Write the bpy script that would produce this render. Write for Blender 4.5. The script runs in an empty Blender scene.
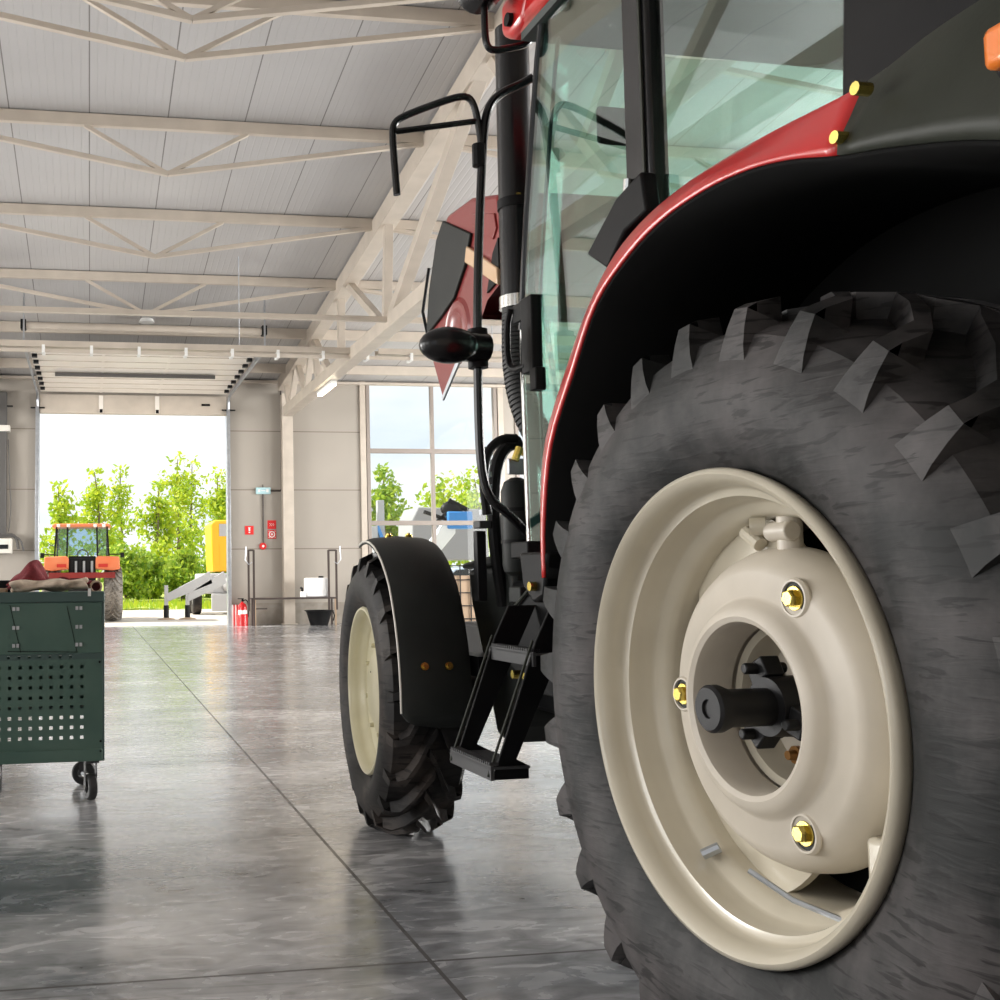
import bpy, bmesh, math, random
from math import sin, cos, pi, radians, atan2, hypot, sqrt
from mathutils import Matrix, Vector, Euler
random.seed(7)
S = bpy.context.scene
C = S.collection

# ------------------------------------------------------------------ materials
def nodes_of(name):
    m = bpy.data.materials.new(name); m.use_nodes = True
    nt = m.node_tree; nt.nodes.clear()
    out = nt.nodes.new('ShaderNodeOutputMaterial')
    b = nt.nodes.new('ShaderNodeBsdfPrincipled')
    nt.links.new(b.outputs[0], out.inputs[0])
    return m, nt, b, out

def N(nt, t, **kw):
    n = nt.nodes.new(t)
    for k, v in kw.items():
        if k.startswith('i_'):
            n.inputs[k[2:].replace('_', ' ')].default_value = v
        else:
            setattr(n, k, v)
    return n

def c4(c): return (c[0], c[1], c[2], 1)

def mat(name, col, rough=.5, metal=0, col2=None, scale=8, bump=0, bscale=60, spec=.5, coat=0, stretch=None, rvar=0, detail=4, lo=.35, hi=.7):
    m, nt, b, out = nodes_of(name)
    b.inputs['Base Color'].default_value = c4(col)
    b.inputs['Roughness'].default_value = rough
    b.inputs['Metallic'].default_value = metal
    b.inputs['Specular IOR Level'].default_value = spec
    b.inputs['Coat Weight'].default_value = coat
    b.inputs['Coat Roughness'].default_value = .08
    tc = N(nt, 'ShaderNodeTexCoord')
    src = tc.outputs['Object']
    if stretch:
        mp = N(nt, 'ShaderNodeMapping'); mp.inputs['Scale'].default_value = stretch
        nt.links.new(src, mp.inputs[0]); src = mp.outputs[0]
    if col2 or rvar:
        nz = N(nt, 'ShaderNodeTexNoise'); nz.inputs['Scale'].default_value = scale; nz.inputs['Detail'].default_value = detail
        nt.links.new(src, nz.inputs['Vector'])
        rp = N(nt, 'ShaderNodeMapRange'); rp.inputs[1].default_value = lo; rp.inputs[2].default_value = hi
        nt.links.new(nz.outputs['Fac'], rp.inputs[0])
        if col2:
            mx = N(nt, 'ShaderNodeMix', data_type='RGBA')
            mx.inputs[6].default_value = c4(col); mx.inputs[7].default_value = c4(col2)
            nt.links.new(rp.outputs[0], mx.inputs[0]); nt.links.new(mx.outputs[2], b.inputs['Base Color'])
        if rvar:
            r2 = N(nt, 'ShaderNodeMapRange'); r2.inputs[3].default_value = rough - rvar; r2.inputs[4].default_value = rough + rvar
            nt.links.new(rp.outputs[0], r2.inputs[0]); nt.links.new(r2.outputs[0], b.inputs['Roughness'])
    if bump:
        n2 = N(nt, 'ShaderNodeTexNoise'); n2.inputs['Scale'].default_value = bscale; n2.inputs['Detail'].default_value = 3
        nt.links.new(src, n2.inputs['Vector'])
        bp = N(nt, 'ShaderNodeBump'); bp.inputs['Strength'].default_value = bump; bp.inputs['Distance'].default_value = .01
        nt.links.new(n2.outputs['Fac'], bp.inputs['Height']); nt.links.new(bp.outputs[0], b.inputs['Normal'])
    return m

def emis(name, col, st):
    m, nt, b, out = nodes_of(name)
    b.inputs['Base Color'].default_value = c4(col)
    b.inputs['Emission Color'].default_value = c4(col); b.inputs['Emission Strength'].default_value = st
    return m

def glassmat(name, tint, refl=1.0, rough=0.0):
    m = bpy.data.materials.new(name); m.use_nodes = True
    nt = m.node_tree; nt.nodes.clear()
    out = N(nt, 'ShaderNodeOutputMaterial'); tr = N(nt, 'ShaderNodeBsdfTransparent'); gl = N(nt, 'ShaderNodeBsdfGlossy')
    tr.inputs[0].default_value = c4(tint); gl.inputs['Roughness'].default_value = rough
    lw = N(nt, 'ShaderNodeLayerWeight'); lw.inputs[0].default_value = .5
    pw = N(nt, 'ShaderNodeMath', operation='POWER'); pw.inputs[1].default_value = 5; nt.links.new(lw.outputs['Facing'], pw.inputs[0])
    fr = N(nt, 'ShaderNodeMath', operation='MULTIPLY_ADD'); fr.inputs[1].default_value = .96; fr.inputs[2].default_value = .04; nt.links.new(pw.outputs[0], fr.inputs[0])
    ml = N(nt, 'ShaderNodeMath', operation='MULTIPLY'); ml.inputs[1].default_value = refl; ml.use_clamp = True
    mx = N(nt, 'ShaderNodeMixShader')
    nt.links.new(fr.outputs[0], ml.inputs[0]); nt.links.new(ml.outputs[0], mx.inputs[0])
    nt.links.new(tr.outputs[0], mx.inputs[1]); nt.links.new(gl.outputs[0], mx.inputs[2]); nt.links.new(mx.outputs[0], out.inputs[0])
    return m

M = {}
M['steel'] = mat('painted_steel', (.52, .46, .39), .4, 0, (.60, .53, .45), 3)
M['dark_rubber_seal'] = mat('rubber_seal', (.02, .02, .02), .6)
M['black_gloss'] = mat('black_paint', (.006, .006, .007), .25, 0, None, spec=.4)
M['black'] = mat('black_plastic', (.007, .007, .008), .5, 0, (.011, .011, .011), 5, bump=.04, bscale=200, spec=.12)
M['liner'] = mat('wheel_arch_rubber', (.006, .006, .006), .85, spec=.15)
M['charcoal'] = mat('charcoal_plastic', (.014, .016, .015), .5, 0, (.021, .023, .021), 4, bump=.08, bscale=250, spec=.2)
M['ext_grey'] = mat('grey_plastic', (.022, .025, .018), .45, 0, (.03, .033, .025), 6, bump=.04, spec=.2)
M['red'] = mat('red_paint', (.62, .018, .018), .28, 0, (.5, .015, .015), 3, coat=.4)
M['dull_red'] = mat('red_paint_bonnet', (.26, .022, .02), .32, 0, (.2, .016, .016), 2, coat=.3)
M['cream'] = mat('cream_rim_paint', (.60, .55, .44), .3, 0, (.5, .455, .36), 4, coat=.35, lo=.45, hi=.8)
M['cream_disc'] = mat('cream_disc_paint', (.66, .60, .51), .4, 0, (.56, .51, .43), 5)
M['front_cream'] = mat('front_rim_paint', (.66, .61, .42), .35, 0, (.58, .53, .36), 5, coat=.3)
M['brass'] = mat('yellow_zinc', (.75, .55, .12), .25, 1, (.6, .5, .15), 20)
M['liner_grey'] = mat('headliner_fabric', (.09, .10, .095), .9)
M['tread_grey'] = mat('worn_step_steel', (.06, .06, .062), .5, .1, spec=.3)
M['chrome'] = mat('bright_metal', (.7, .7, .68), .18, 1)
M['galv'] = mat('galvanised_steel', (.55, .58, .62), .35, .8, (.45, .48, .52), 12)
M['dark_metal'] = mat('dark_metal', (.012, .012, .013), .45, .1, spec=.25)
M['amber'] = mat('amber_lens', (.9, .22, .02), .2, coat=.5)
M['grey_white'] = mat('white_panel', (.72, .69, .62), .45)
M['door_panel'] = mat('door_panel', (.90, .85, .78), .4, 0, (.85, .8, .73), 2)  # floor bounce put into the colour, paler than the hanging bottom panel
M['conc'] = mat('plinth_concrete', (.27, .24, .2), .8, 0, (.34, .31, .27), 6, bump=.3)
M['cart_green'] = mat('green_grey_paint', (.06, .125, .10), .45, 0, (.09, .16, .128), 3, rvar=.05)
M['cart_dark'] = mat('dark_green_edge', (.055, .10, .092), .45)
M['sign_red'] = mat('sign_red', (.72, .02, .02), .5)
M['ext_red'] = mat('extinguisher_red', (.62, .015, .018), .25, coat=.5)
M['white'] = mat('white_paint', (.85, .85, .83), .5)
M['white_plastic'] = mat('white_plastic', (.88, .88, .88), .4)
M['exit_blue'] = mat('pale_blue_plastic', (.45, .68, .72), .4)
M['brown_rail'] = mat('dark_brown_steel', (.05, .035, .03), .5)
M['tan_board'] = mat('tan_board', (.42, .3, .2), .7)
M['cloth_red'] = mat('maroon_cloth', (.2, .022, .028), .9, 0, (.13, .015, .02), 25, bump=.5, bscale=80)
M['cloth_beige'] = mat('beige_cloth', (.68, .56, .44), .9, 0, (.48, .39, .3), 18, bump=.4, bscale=60)
M['copper'] = mat('coiled_rope', (.4, .28, .2), .6)
M['bark'] = mat('bark', (.16, .12, .09), .9, 0, (.25, .2, .15), 6)
M['hose'] = mat('grey_hose', (.09, .085, .08), .6)
M['orange'] = mat('orange_paint', (.80, .20, .08), .4, 0, (.8, .26, .12), 2)
M['yellow'] = mat('yellow_paint', (.9, .5, .02), .4)
M['machine_grey'] = mat('light_grey_paint', (.45, .45, .46), .5)
M['blue'] = mat('blue_paint', (.05, .25, .62), .4)
M['car_paint'] = mat('pale_blue_car_paint', (.5, .6, .72), .25, coat=.8)
M['screen'] = mat('dark_glass', (.03, .04, .05), .1)
M['seat_cloth'] = mat('seat_cloth', (.05, .055, .055), .8)
M['dash'] = mat('grey_interior_plastic', (.16, .17, .17), .6)
M['lamp_on'] = emis('lamp_tube', (1, .86, .62), 14)
M['tail_lens'] = mat('red_lens', (.6, .04, .03), .3)
M['tarp'] = mat('grey_tarpaulin', (.32, .32, .33), .8)
M['glass_cab'] = glassmat('green_tinted_glass', (.78, .91, .87), 2.2)
M['glass_blue'] = glassmat('blue_tinted_glass', (.62, .78, .88), 4.0, .1)
M['glass_win'] = glassmat('window_glass', (.96, .98, .98), .7)

# rubber with dusty streaks and fine cracks
def rubber(name, dust, lo, hi, base=(.018, .018, .019)):
    m, nt, b, out = nodes_of(name)
    tc = N(nt, 'ShaderNodeTexCoord')
    n1 = N(nt, 'ShaderNodeTexNoise'); n1.inputs['Scale'].default_value = 3.2; n1.inputs['Detail'].default_value = 6; n1.inputs['Roughness'].default_value = .6
    nt.links.new(tc.outputs['Object'], n1.inputs['Vector'])
    mr = N(nt, 'ShaderNodeMapRange'); mr.inputs[1].default_value = lo; mr.inputs[2].default_value = hi
    nt.links.new(n1.outputs['Fac'], mr.inputs[0])
    mx = N(nt, 'ShaderNodeMix', data_type='RGBA'); mx.inputs[6].default_value = c4(base); mx.inputs[7].default_value = c4(dust)
    nt.links.new(mr.outputs[0], mx.inputs[0])
    mp = N(nt, 'ShaderNodeMapping'); mp.inputs['Scale'].default_value = (9, 9, 60)
    nt.links.new(tc.outputs['Object'], mp.inputs[0])
    n2 = N(nt, 'ShaderNodeTexNoise'); n2.inputs['Scale'].default_value = 1; n2.inputs['Detail'].default_value = 3; n2.inputs['Distortion'].default_value = .6
    nt.links.new(mp.outputs[0], n2.inputs['Vector'])
    m2 = N(nt, 'ShaderNodeMapRange'); m2.inputs[1].default_value = .56; m2.inputs[2].default_value = .62; m2.inputs[3].default_value = 1; m2.inputs[4].default_value = .38
    nt.links.new(n2.outputs['Fac'], m2.inputs[0])
    ml = N(nt, 'ShaderNodeMix', data_type='RGBA', blend_type='MULTIPLY'); ml.inputs[0].default_value = 1
    nt.links.new(mx.outputs[2], ml.inputs[6]); nt.links.new(m2.outputs[0], ml.inputs[7])
    nt.links.new(ml.outputs[2], b.inputs['Base Color'])
    b.inputs['Roughness'].default_value = .58; b.inputs['Specular IOR Level'].default_value = .28
    bp = N(nt, 'ShaderNodeBump'); bp.inputs['Strength'].default_value = .35; bp.inputs['Distance'].default_value = .004
    nt.links.new(n2.outputs['Fac'], bp.inputs['Height']); nt.links.new(bp.outputs[0], b.inputs['Normal'])
    return m
M['rubber'] = rubber('tyre_rubber', (.085, .077, .077), .42, .68, (.013, .014, .014))
M['rubber_dusty'] = rubber('dusty_tyre_rubber', (.36, .33, .3), .3, .6, (.12, .11, .1))
M['rubber_front'] = rubber('front_tyre_rubber', (.09, .072, .062), .45, .75, (.013, .012, .012))

def floor_mat():
    m, nt, b, out = nodes_of('polished_concrete')
    g = N(nt, 'ShaderNodeNewGeometry')
    mp = N(nt, 'ShaderNodeMapping'); mp.inputs['Scale'].default_value = (.55, 1.2, 1)
    nt.links.new(g.outputs['Position'], mp.inputs[0])
    a = N(nt, 'ShaderNodeTexNoise'); a.inputs['Scale'].default_value = 1.1; a.inputs['Detail'].default_value = 8; a.inputs['Roughness'].default_value = .62; a.inputs['Distortion'].default_value = .5
    nt.links.new(mp.outputs[0], a.inputs['Vector'])
    f = N(nt, 'ShaderNodeTexNoise'); f.inputs['Scale'].default_value = 9; f.inputs['Detail'].default_value = 6; f.inputs['Distortion'].default_value = 1.2
    nt.links.new(mp.outputs[0], f.inputs['Vector'])
    mr = N(nt, 'ShaderNodeMapRange'); mr.inputs[1].default_value = .35; mr.inputs[2].default_value = .66
    nt.links.new(a.outputs['Fac'], mr.inputs[0])
    mx = N(nt, 'ShaderNodeMix', data_type='RGBA'); mx.inputs[6].default_value = (.15, .16, .175, 1); mx.inputs[7].default_value = (.62, .61, .615, 1)
    nt.links.new(mr.outputs[0], mx.inputs[0])
    m2 = N(nt, 'ShaderNodeMapRange'); m2.inputs[1].default_value = .3; m2.inputs[2].default_value = .7; m2.inputs[3].default_value = .6; m2.inputs[4].default_value = 1.35
    nt.links.new(f.outputs['Fac'], m2.inputs[0])
    ml = N(nt, 'ShaderNodeMix', data_type='RGBA', blend_type='MULTIPLY'); ml.inputs[0].default_value = 1
    nt.links.new(mx.outputs[2], ml.inputs[6]); nt.links.new(m2.outputs[0], ml.inputs[7])
    # curved tyre scuff marks
    mp3 = N(nt, 'ShaderNodeMapping'); mp3.inputs['Scale'].default_value = (.5, 2.6, 1); mp3.inputs['Rotation'].default_value = (0, 0, .12)
    nt.links.new(g.outputs['Position'], mp3.inputs[0])
    s3 = N(nt, 'ShaderNodeTexNoise'); s3.inputs['Scale'].default_value = 2.2; s3.inputs['Detail'].default_value = 5; s3.inputs['Distortion'].default_value = 2
    nt.links.new(mp3.outputs[0], s3.inputs['Vector'])
    m3 = N(nt, 'ShaderNodeMapRange'); m3.inputs[1].default_value = .60; m3.inputs[2].default_value = .70; m3.inputs[3].default_value = 1; m3.inputs[4].default_value = .55
    nt.links.new(s3.outputs['Fac'], m3.inputs[0])
    ml3 = N(nt, 'ShaderNodeMix', data_type='RGBA', blend_type='MULTIPLY'); ml3.inputs[0].default_value = 1
    nt.links.new(ml.outputs[2], ml3.inputs[6]); nt.links.new(m3.outputs[0], ml3.inputs[7])
    # sawn joints
    sp = N(nt, 'ShaderNodeSeparateXYZ'); nt.links.new(g.outputs['Position'], sp.inputs[0])
    last = None
    for ax, pos, w in ((0, .985, .007), (1, 3.125, .006), (1, 6.9, .0035), (0, 6.99, .006), (0, -5.0, .006), (1, 14.6, .005), (1, -3, .006)):
        s = N(nt, 'ShaderNodeMath', operation='SUBTRACT'); s.inputs[1].default_value = pos
        nt.links.new(sp.outputs[ax], s.inputs[0])
        ab = N(nt, 'ShaderNodeMath', operation='ABSOLUTE'); nt.links.new(s.outputs[0], ab.inputs[0])
        lt = N(nt, 'ShaderNodeMath', operation='LESS_THAN'); lt.inputs[1].default_value = w
        nt.links.new(ab.outputs[0], lt.inputs[0])
        if last is None: last = lt.outputs[0]
        else:
            mxx = N(nt, 'ShaderNodeMath', operation='MAXIMUM'); nt.links.new(last, mxx.inputs[0]); nt.links.new(lt.outputs[0], mxx.inputs[1]); last = mxx.outputs[0]
    mj = N(nt, 'ShaderNodeMix', data_type='RGBA'); mj.inputs[7].default_value = (.02, .015, .012, 1)
    nt.links.new(last, mj.inputs[0]); nt.links.new(ml3.outputs[2], mj.inputs[6])
    nt.links.new(mj.outputs[2], b.inputs['Base Color'])
    r = N(nt, 'ShaderNodeMapRange'); r.inputs[1].default_value = .3; r.inputs[2].default_value = .7; r.inputs[3].default_value = .12; r.inputs[4].default_value = .34
    nt.links.new(f.outputs['Fac'], r.inputs[0])
    rj = N(nt, 'ShaderNodeMix', data_type='FLOAT'); rj.inputs[3].default_value = .9
    nt.links.new(last, rj.inputs[0]); nt.links.new(r.outputs[0], rj.inputs[2]); nt.links.new(rj.outputs[0], b.inputs['Roughness'])
    b.inputs['Specular IOR Level'].default_value = 1.0; b.inputs['Coat Weight'].default_value = .5; b.inputs['Coat Roughness'].default_value = .2
    bp = N(nt, 'ShaderNodeBump'); bp.inputs['Strength'].default_value = .10; bp.inputs['Distance'].default_value = .003
    nt.links.new(f.outputs['Fac'], bp.inputs['Height']); nt.links.new(bp.outputs[0], b.inputs['Normal'])
    return m
M['floor'] = floor_mat()

def stripe_mat(name, col, line, axis, offs, rough, lw=.008, ribs=False, metal=0):
    # large panels with dark joints: offs is (start, spacing)
    m, nt, b, out = nodes_of(name)
    g = N(nt, 'ShaderNodeNewGeometry'); sp = N(nt, 'ShaderNodeSeparateXYZ'); nt.links.new(g.outputs['Position'], sp.inputs[0])
    s = N(nt, 'ShaderNodeMath', operation='SUBTRACT'); s.inputs[1].default_value = offs[0]; nt.links.new(sp.outputs[axis], s.inputs[0])
    md = N(nt, 'ShaderNodeMath', operation='PINGPONG'); md.inputs[1].default_value = offs[1] / 2; nt.links.new(s.outputs[0], md.inputs[0])
    lt = N(nt, 'ShaderNodeMath', operation='LESS_THAN'); lt.inputs[1].default_value = lw; nt.links.new(md.outputs[0], lt.inputs[0])
    nz = N(nt, 'ShaderNodeTexNoise'); nz.inputs['Scale'].default_value = .8; nt.links.new(g.outputs['Position'], nz.inputs['Vector'])
    mr = N(nt, 'ShaderNodeMapRange'); mr.inputs[3].default_value = .9; mr.inputs[4].default_value = 1.08; nt.links.new(nz.outputs['Fac'], mr.inputs[0])
    mc = N(nt, 'ShaderNodeMix', data_type='RGBA', blend_type='MULTIPLY'); mc.inputs[0].default_value = 1; mc.inputs[6].default_value = c4(col); nt.links.new(mr.outputs[0], mc.inputs[7])
    mx = N(nt, 'ShaderNodeMix', data_type='RGBA'); mx.inputs[7].default_value = c4(line)
    nt.links.new(lt.outputs[0], mx.inputs[0]); nt.links.new(mc.outputs[2], mx.inputs[6]); nt.links.new(mx.outputs[2], b.inputs['Base Color'])
    b.inputs['Roughness'].default_value = rough; b.inputs['Metallic'].default_value = metal
    if ribs:
        pp = N(nt, 'ShaderNodeMath', operation='PINGPONG'); pp.inputs[1].default_value = .05; nt.links.new(s.outputs[0], pp.inputs[0])
        m4 = N(nt, 'ShaderNodeMapRange'); m4.inputs[1].default_value = 0; m4.inputs[2].default_value = .012; nt.links.new(pp.outputs[0], m4.inputs[0])
        bp = N(nt, 'ShaderNodeBump'); bp.inputs['Strength'].default_value = .6; bp.inputs['Distance'].default_value = .005
        nt.links.new(m4.outputs[0], bp.inputs['Height']); nt.links.new(bp.outputs[0], b.inputs['Normal'])
    return m
M['wall'] = stripe_mat('wall_panels', (.38, .345, .30), (.2, .17, .14), 2, (1.775, 1.4), .5, .011)
M['wall_side'] = stripe_mat('side_wall_panels', (.5, .45, .39), (.24, .21, .17), 2, (1.775, 1.4), .5, .011)
M['roof'] = stripe_mat('roof_panels', (.47, .46, .455), (.2, .19, .18), 0, (-.01, 1.0), .36, .008, True)

def leafmat(name, a, bcol):
    m, nt, b, out = nodes_of(name)
    oi = N(nt, 'ShaderNodeNewGeometry')
    mx = N(nt, 'ShaderNodeMix', data_type='RGBA'); mx.inputs[6].default_value = c4(a); mx.inputs[7].default_value = c4(bcol)
    nt.links.new(oi.outputs['Random Per Island'], mx.inputs[0]); nt.links.new(mx.outputs[2], b.inputs['Base Color'])
    b.inputs['Roughness'].default_value = .5
    t = N(nt, 'ShaderNodeBsdfTranslucent'); nt.links.new(mx.outputs[2], t.inputs[0])
    ms = N(nt, 'ShaderNodeMixShader'); ms.inputs[0].default_value = .45
    nt.links.new(b.outputs[0], ms.inputs[1]); nt.links.new(t.outputs[0], ms.inputs[2]); nt.links.new(ms.outputs[0], out.inputs[0])
    return m
M['leaf_lime'] = leafmat('lime_leaves', (.62, .66, .05), (.32, .50, .05))
M['leaf_mid'] = leafmat('green_leaves', (.50, .60, .06), (.20, .36, .05))
M['grass'] = mat('meadow_grass', (.42, .48, .10), .9, 0, (.3, .4, .08), 3, bump=.8, bscale=8)
M['apron'] = mat('gravel_yard', (.55, .5, .42), .9, 0, (.62, .57, .5), 1.5, bump=.5, bscale=20)

# ------------------------------------------------------------------ mesh helpers
class MB:
    def __init__(s, mtx=None): s.bm = bmesh.new(); s.m = mtx or Matrix.Identity(4)
    def v(s, p): return s.bm.verts.new(s.m @ Vector(p))
    def f(s, vs):
        try: return s.bm.faces.new(vs)
        except ValueError: return None
    def box(s, lo, hi, mtx=None):
        m = mtx or Matrix.Identity(4)
        P = [s.v(m @ Vector((x, y, z))) for x in (lo[0], hi[0]) for y in (lo[1], hi[1]) for z in (lo[2], hi[2])]
        for q in ((0, 1, 3, 2), (4, 6, 7, 5), (0, 4, 5, 1), (2, 3, 7, 6), (0, 2, 6, 4), (1, 5, 7, 3)): s.f([P[i] for i in q])
        return s
    def bar(s, a, b, w, h=None, up=(0, 0, 1)):
        h = h or w; a = Vector(a); b = Vector(b); d = (b - a); L = d.length; d.normalize()
        u = Vector(up); r = d.cross(u)
        if r.length < 1e-4: r = d.cross(Vector((1, 0, 0)))
        r.normalize(); u = r.cross(d)
        m = Matrix((r, d, u)).transposed().to_4x4(); m.translation = a
        return s.box((-w / 2, 0, -h / 2), (w / 2, L, h / 2), m)
    def lathe(s, prof, n=48, axis='x', c=(0, 0, 0), cap=False, a0=0, a1=2 * pi, closed=False):
        # prof: list of (axial, radius)
        full = abs(a1 - a0 - 2 * pi) < 1e-6
        cnt = n if full else n + 1
        rings = []
        for i in range(cnt):
            a = a0 + (a1 - a0) * i / n
            R = []
            for (x, r) in prof:
                u, w = r * sin(a), r * cos(a)
                p = {'x': (x, u, w), 'y': (u, x, w), 'z': (u, w, x)}[axis]
                R.append(s.v((p[0] + c[0], p[1] + c[1], p[2] + c[2])))
            rings.append(R)
        k = len(prof)
        for i in range(n if full else n):
            A, B = rings[i], rings[(i + 1) % cnt]
            for j in range(k if closed else k - 1):
                s.f([A[j], A[(j + 1) % k], B[(j + 1) % k], B[j]])
        if cap:
            s.f([r[0] for r in rings]); s.f([r[-1] for r in rings][::-1])
        return s
    def cyl(s, a, b, r, n=16, r2=None):
        return s.tube([a, b], r, n, r2=r2)
    def tube(s, pts, r, n=10, smooth=0, r2=None, closed=False):
        P = [Vector(p) for p in pts]
        for _ in range(smooth):
            Q = [P[0]]
            for i in range(len(P) - 1):
                Q += [P[i] * .75 + P[i + 1] * .25, P[i] * .25 + P[i + 1] * .75]
            Q.append(P[-1]); P = Q
        if r2 is None: r2 = r
        prev = None; rings = []
        for i, p in enumerate(P):
            d = (P[min(i + 1, len(P) - 1)] - P[max(i - 1, 0)]).normalized()
            if prev is None:
                u = d.cross(Vector((0, 0, 1)))
                if u.length < .05: u = d.cross(Vector((1, 0, 0)))
            else: u = prev - d * prev.dot(d)
            u.normalize(); prev = u; w = d.cross(u)
            rr = r + (r2 - r) * i / max(1, len(P) - 1)
            rings.append([s.v(p + (u * cos(2 * pi * k / n) + w * sin(2 * pi * k / n)) * rr) for k in range(n)])
        for A, B in zip(rings, rings[1:]):
            for k in range(n): s.f([A[k], A[(k + 1) % n], B[(k + 1) % n], B[k]])
        s.f(rings[0][::-1]); s.f(rings[-1])
        return s
    def prism(s, poly, x0, x1, plane='yz', taper=None):
        # polygon in a plane extruded along the remaining axis
        def P(q, x): return {'yz': (x, q[0], q[1]), 'xz': (q[0], x, q[1]), 'xy': (q[0], q[1], x)}[plane]
        A = [s.v(P(q, x0)) for q in poly]
        if taper:
            cx = sum(q[0] for q in poly) / len(poly); cy = sum(q[1] for q in poly) / len(poly)
            poly = [(cx + (q[0] - cx) * taper, cy + (q[1] - cy) * taper) for q in poly]
        B = [s.v(P(q, x1)) for q in poly]
        n = len(poly)
        s.f(A); s.f(B[::-1])
        for i in range(n): s.f([A[i], B[i], B[(i + 1) % n], A[(i + 1) % n]])
        return s
    def sphere(s, c, r, n=12, sc=(1, 1, 1)):
        prof = [(-cos(pi * i / n), sin(pi * i / n)) for i in range(n + 1)]
        rings = []
        for (z, q) in prof[1:-1]:
            rings.append([s.v((c[0] + r * sc[0] * q * cos(2 * pi * k / (2 * n)), c[1] + r * sc[1] * q * sin(2 * pi * k / (2 * n)), c[2] + r * sc[2] * z)) for k in range(2 * n)])
        b = s.v((c[0], c[1], c[2] - r * sc[2])); t = s.v((c[0], c[1], c[2] + r * sc[2]))
        for A, B in zip(rings, rings[1:]):
            for k in range(2 * n): s.f([A[k], A[(k + 1) % (2 * n)], B[(k + 1) % (2 * n)], B[k]])
        for k in range(2 * n):
            s.f([b, rings[0][(k + 1) % (2 * n)], rings[0][k]]); s.f([t, rings[-1][k], rings[-1][(k + 1) % (2 * n)]])
        return s
    def grid(s, rows):
        V = [[s.v(p) for p in r] for r in rows]
        for A, B in zip(V, V[1:]):
            for j in range(len(A) - 1): s.f([A[j], A[j + 1], B[j + 1], B[j]])
        return s
    def build(s, name, material, parent=None, bevel=0, solid=0, smooth=True, angle=32, seg=2, recalc=True):
        if recalc: bmesh.ops.recalc_face_normals(s.bm, faces=s.bm.faces)
        me = bpy.data.meshes.new(name); s.bm.to_mesh(me); s.bm.free()
        if smooth:
            for p in me.polygons: p.use_smooth = True
            me.set_sharp_from_angle(angle=radians(angle))
        me.materials.append(M[material] if isinstance(material, str) else material)
        o = bpy.data.objects.new(name, me); C.objects.link(o)
        if parent: o.parent = parent
        if solid:
            sd = o.modifiers.new('thickness', 'SOLIDIFY'); sd.thickness = solid; sd.offset = 0
        if bevel:
            bv = o.modifiers.new('edge', 'BEVEL'); bv.width = bevel; bv.segments = seg; bv.limit_method = 'ANGLE'; bv.angle_limit = radians(40)
        return o

def tag(o, label=None, cat=None, group=None, kind=None):
    if label: o['label'] = label
    if cat: o['category'] = cat
    if group: o['group'] = group
    if kind: o['kind'] = kind
    return o
def thing(name, label, cat, loc=(0, 0, 0), rz=0, group=None):
    o = bpy.data.objects.new(name, None); C.objects.link(o); o.location = loc; o.rotation_euler = (0, 0, rz)
    o.empty_display_size = .1
    return tag(o, label, cat, group)
def copy_tree(o, parent=None):
    c = o.copy(); C.objects.link(c); c.parent = parent
    for ch in list(o.children): copy_tree(ch, c)
    return c
def struct(o, label=None): return tag(o, label, None, None, 'structure')

RY = 10.6                 # ridge line
WY = 25.2                 # inner face of the far wall
def zr(y):                # underside of the roof
    return 5.81 + .105 * (WY - y) if y > RY else 5.81 + .105 * (WY - RY) - .105 * (RY - y)

# ------------------------------------------------------------------ setting: shell
XL, XR, YB = -12.0, 19.0, -4.0
struct(MB().box((XL, YB, -.2), (XR, WY + .25, 0)).build('floor', 'floor', smooth=False))
rf = MB()
rf.prism([(WY + .3, zr(WY) - .03), (RY, zr(RY)), (YB - .3, zr(YB) - .03), (YB - .3, zr(YB) + .12), (RY, zr(RY) + .12), (WY + .3, zr(WY) + .12)], XL, XR)
struct(rf.build('ceiling', 'roof', smooth=False))
# far wall with door opening and two window openings
wf = MB()
DX0, DX1, DZ = -1.165, 3.215, 4.955
WX0, WX1, WZ0, WZ1 = 6.60, 9.92, .55, 5.86
W2 = (10.38, 13.7)
T = WY + .2
for (a, b, c, d) in ((XL, DX0, 0, 6.2), (DX0, DX1, DZ, 6.2), (DX1, WX0, 0, 6.2), (WX0, WX1, 0, WZ0), (WX0, WX1, WZ1, 6.2), (WX1, W2[0], 0, 6.2), (W2[0], W2[1], 0, WZ0), (W2[0], W2[1], WZ1, 6.2), (W2[1], XR, 0, 6.2)):
    wf.box((a, WY, c), (b, T, d))
struct(wf.build('wall_front', 'wall', smooth=False))
# side and rear walls out of view, window openings added to let daylight in
def wall_with_holes(name, axis, pos, thick, lo, hi, ztop, holes, m='wall_side'):
    mb = MB(); cur = lo
    def bx(a, b, z0, z1):
        if axis == 'x': mb.box((min(pos, pos + thick), a, z0), (max(pos, pos + thick), b, z1))
        else: mb.box((a, min(pos, pos + thick), z0), (b, max(pos, pos + thick), z1))
    for (a, b, z0, z1) in holes:
        bx(cur, a, 0, ztop); bx(a, b, 0, z0) if z0 > 0 else None; bx(a, b, z1, ztop); cur = b
    bx(cur, hi, 0, ztop)
    return struct(mb.build(name, m, smooth=False))
wl_holes = [(-2.5, 1.5, 1.0, 5.2), (4, 10, 1.0, 5.2), (13, 19, 1.0, 5.2)]
wr_holes = [(-2, 3, 1.0, 5.4), (6, 12, 1.0, 5.4), (15, 21, 1.0, 5.4)]
wb_holes = [(-9, -3.5, .6, 5.0)]
wall_with_holes('wall_left', 'x', XL, -.2, YB, WY, 7.6, wl_holes)
wall_with_holes('wall_right', 'x', XR, .2, YB, WY, 7.6, wr_holes)
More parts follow.
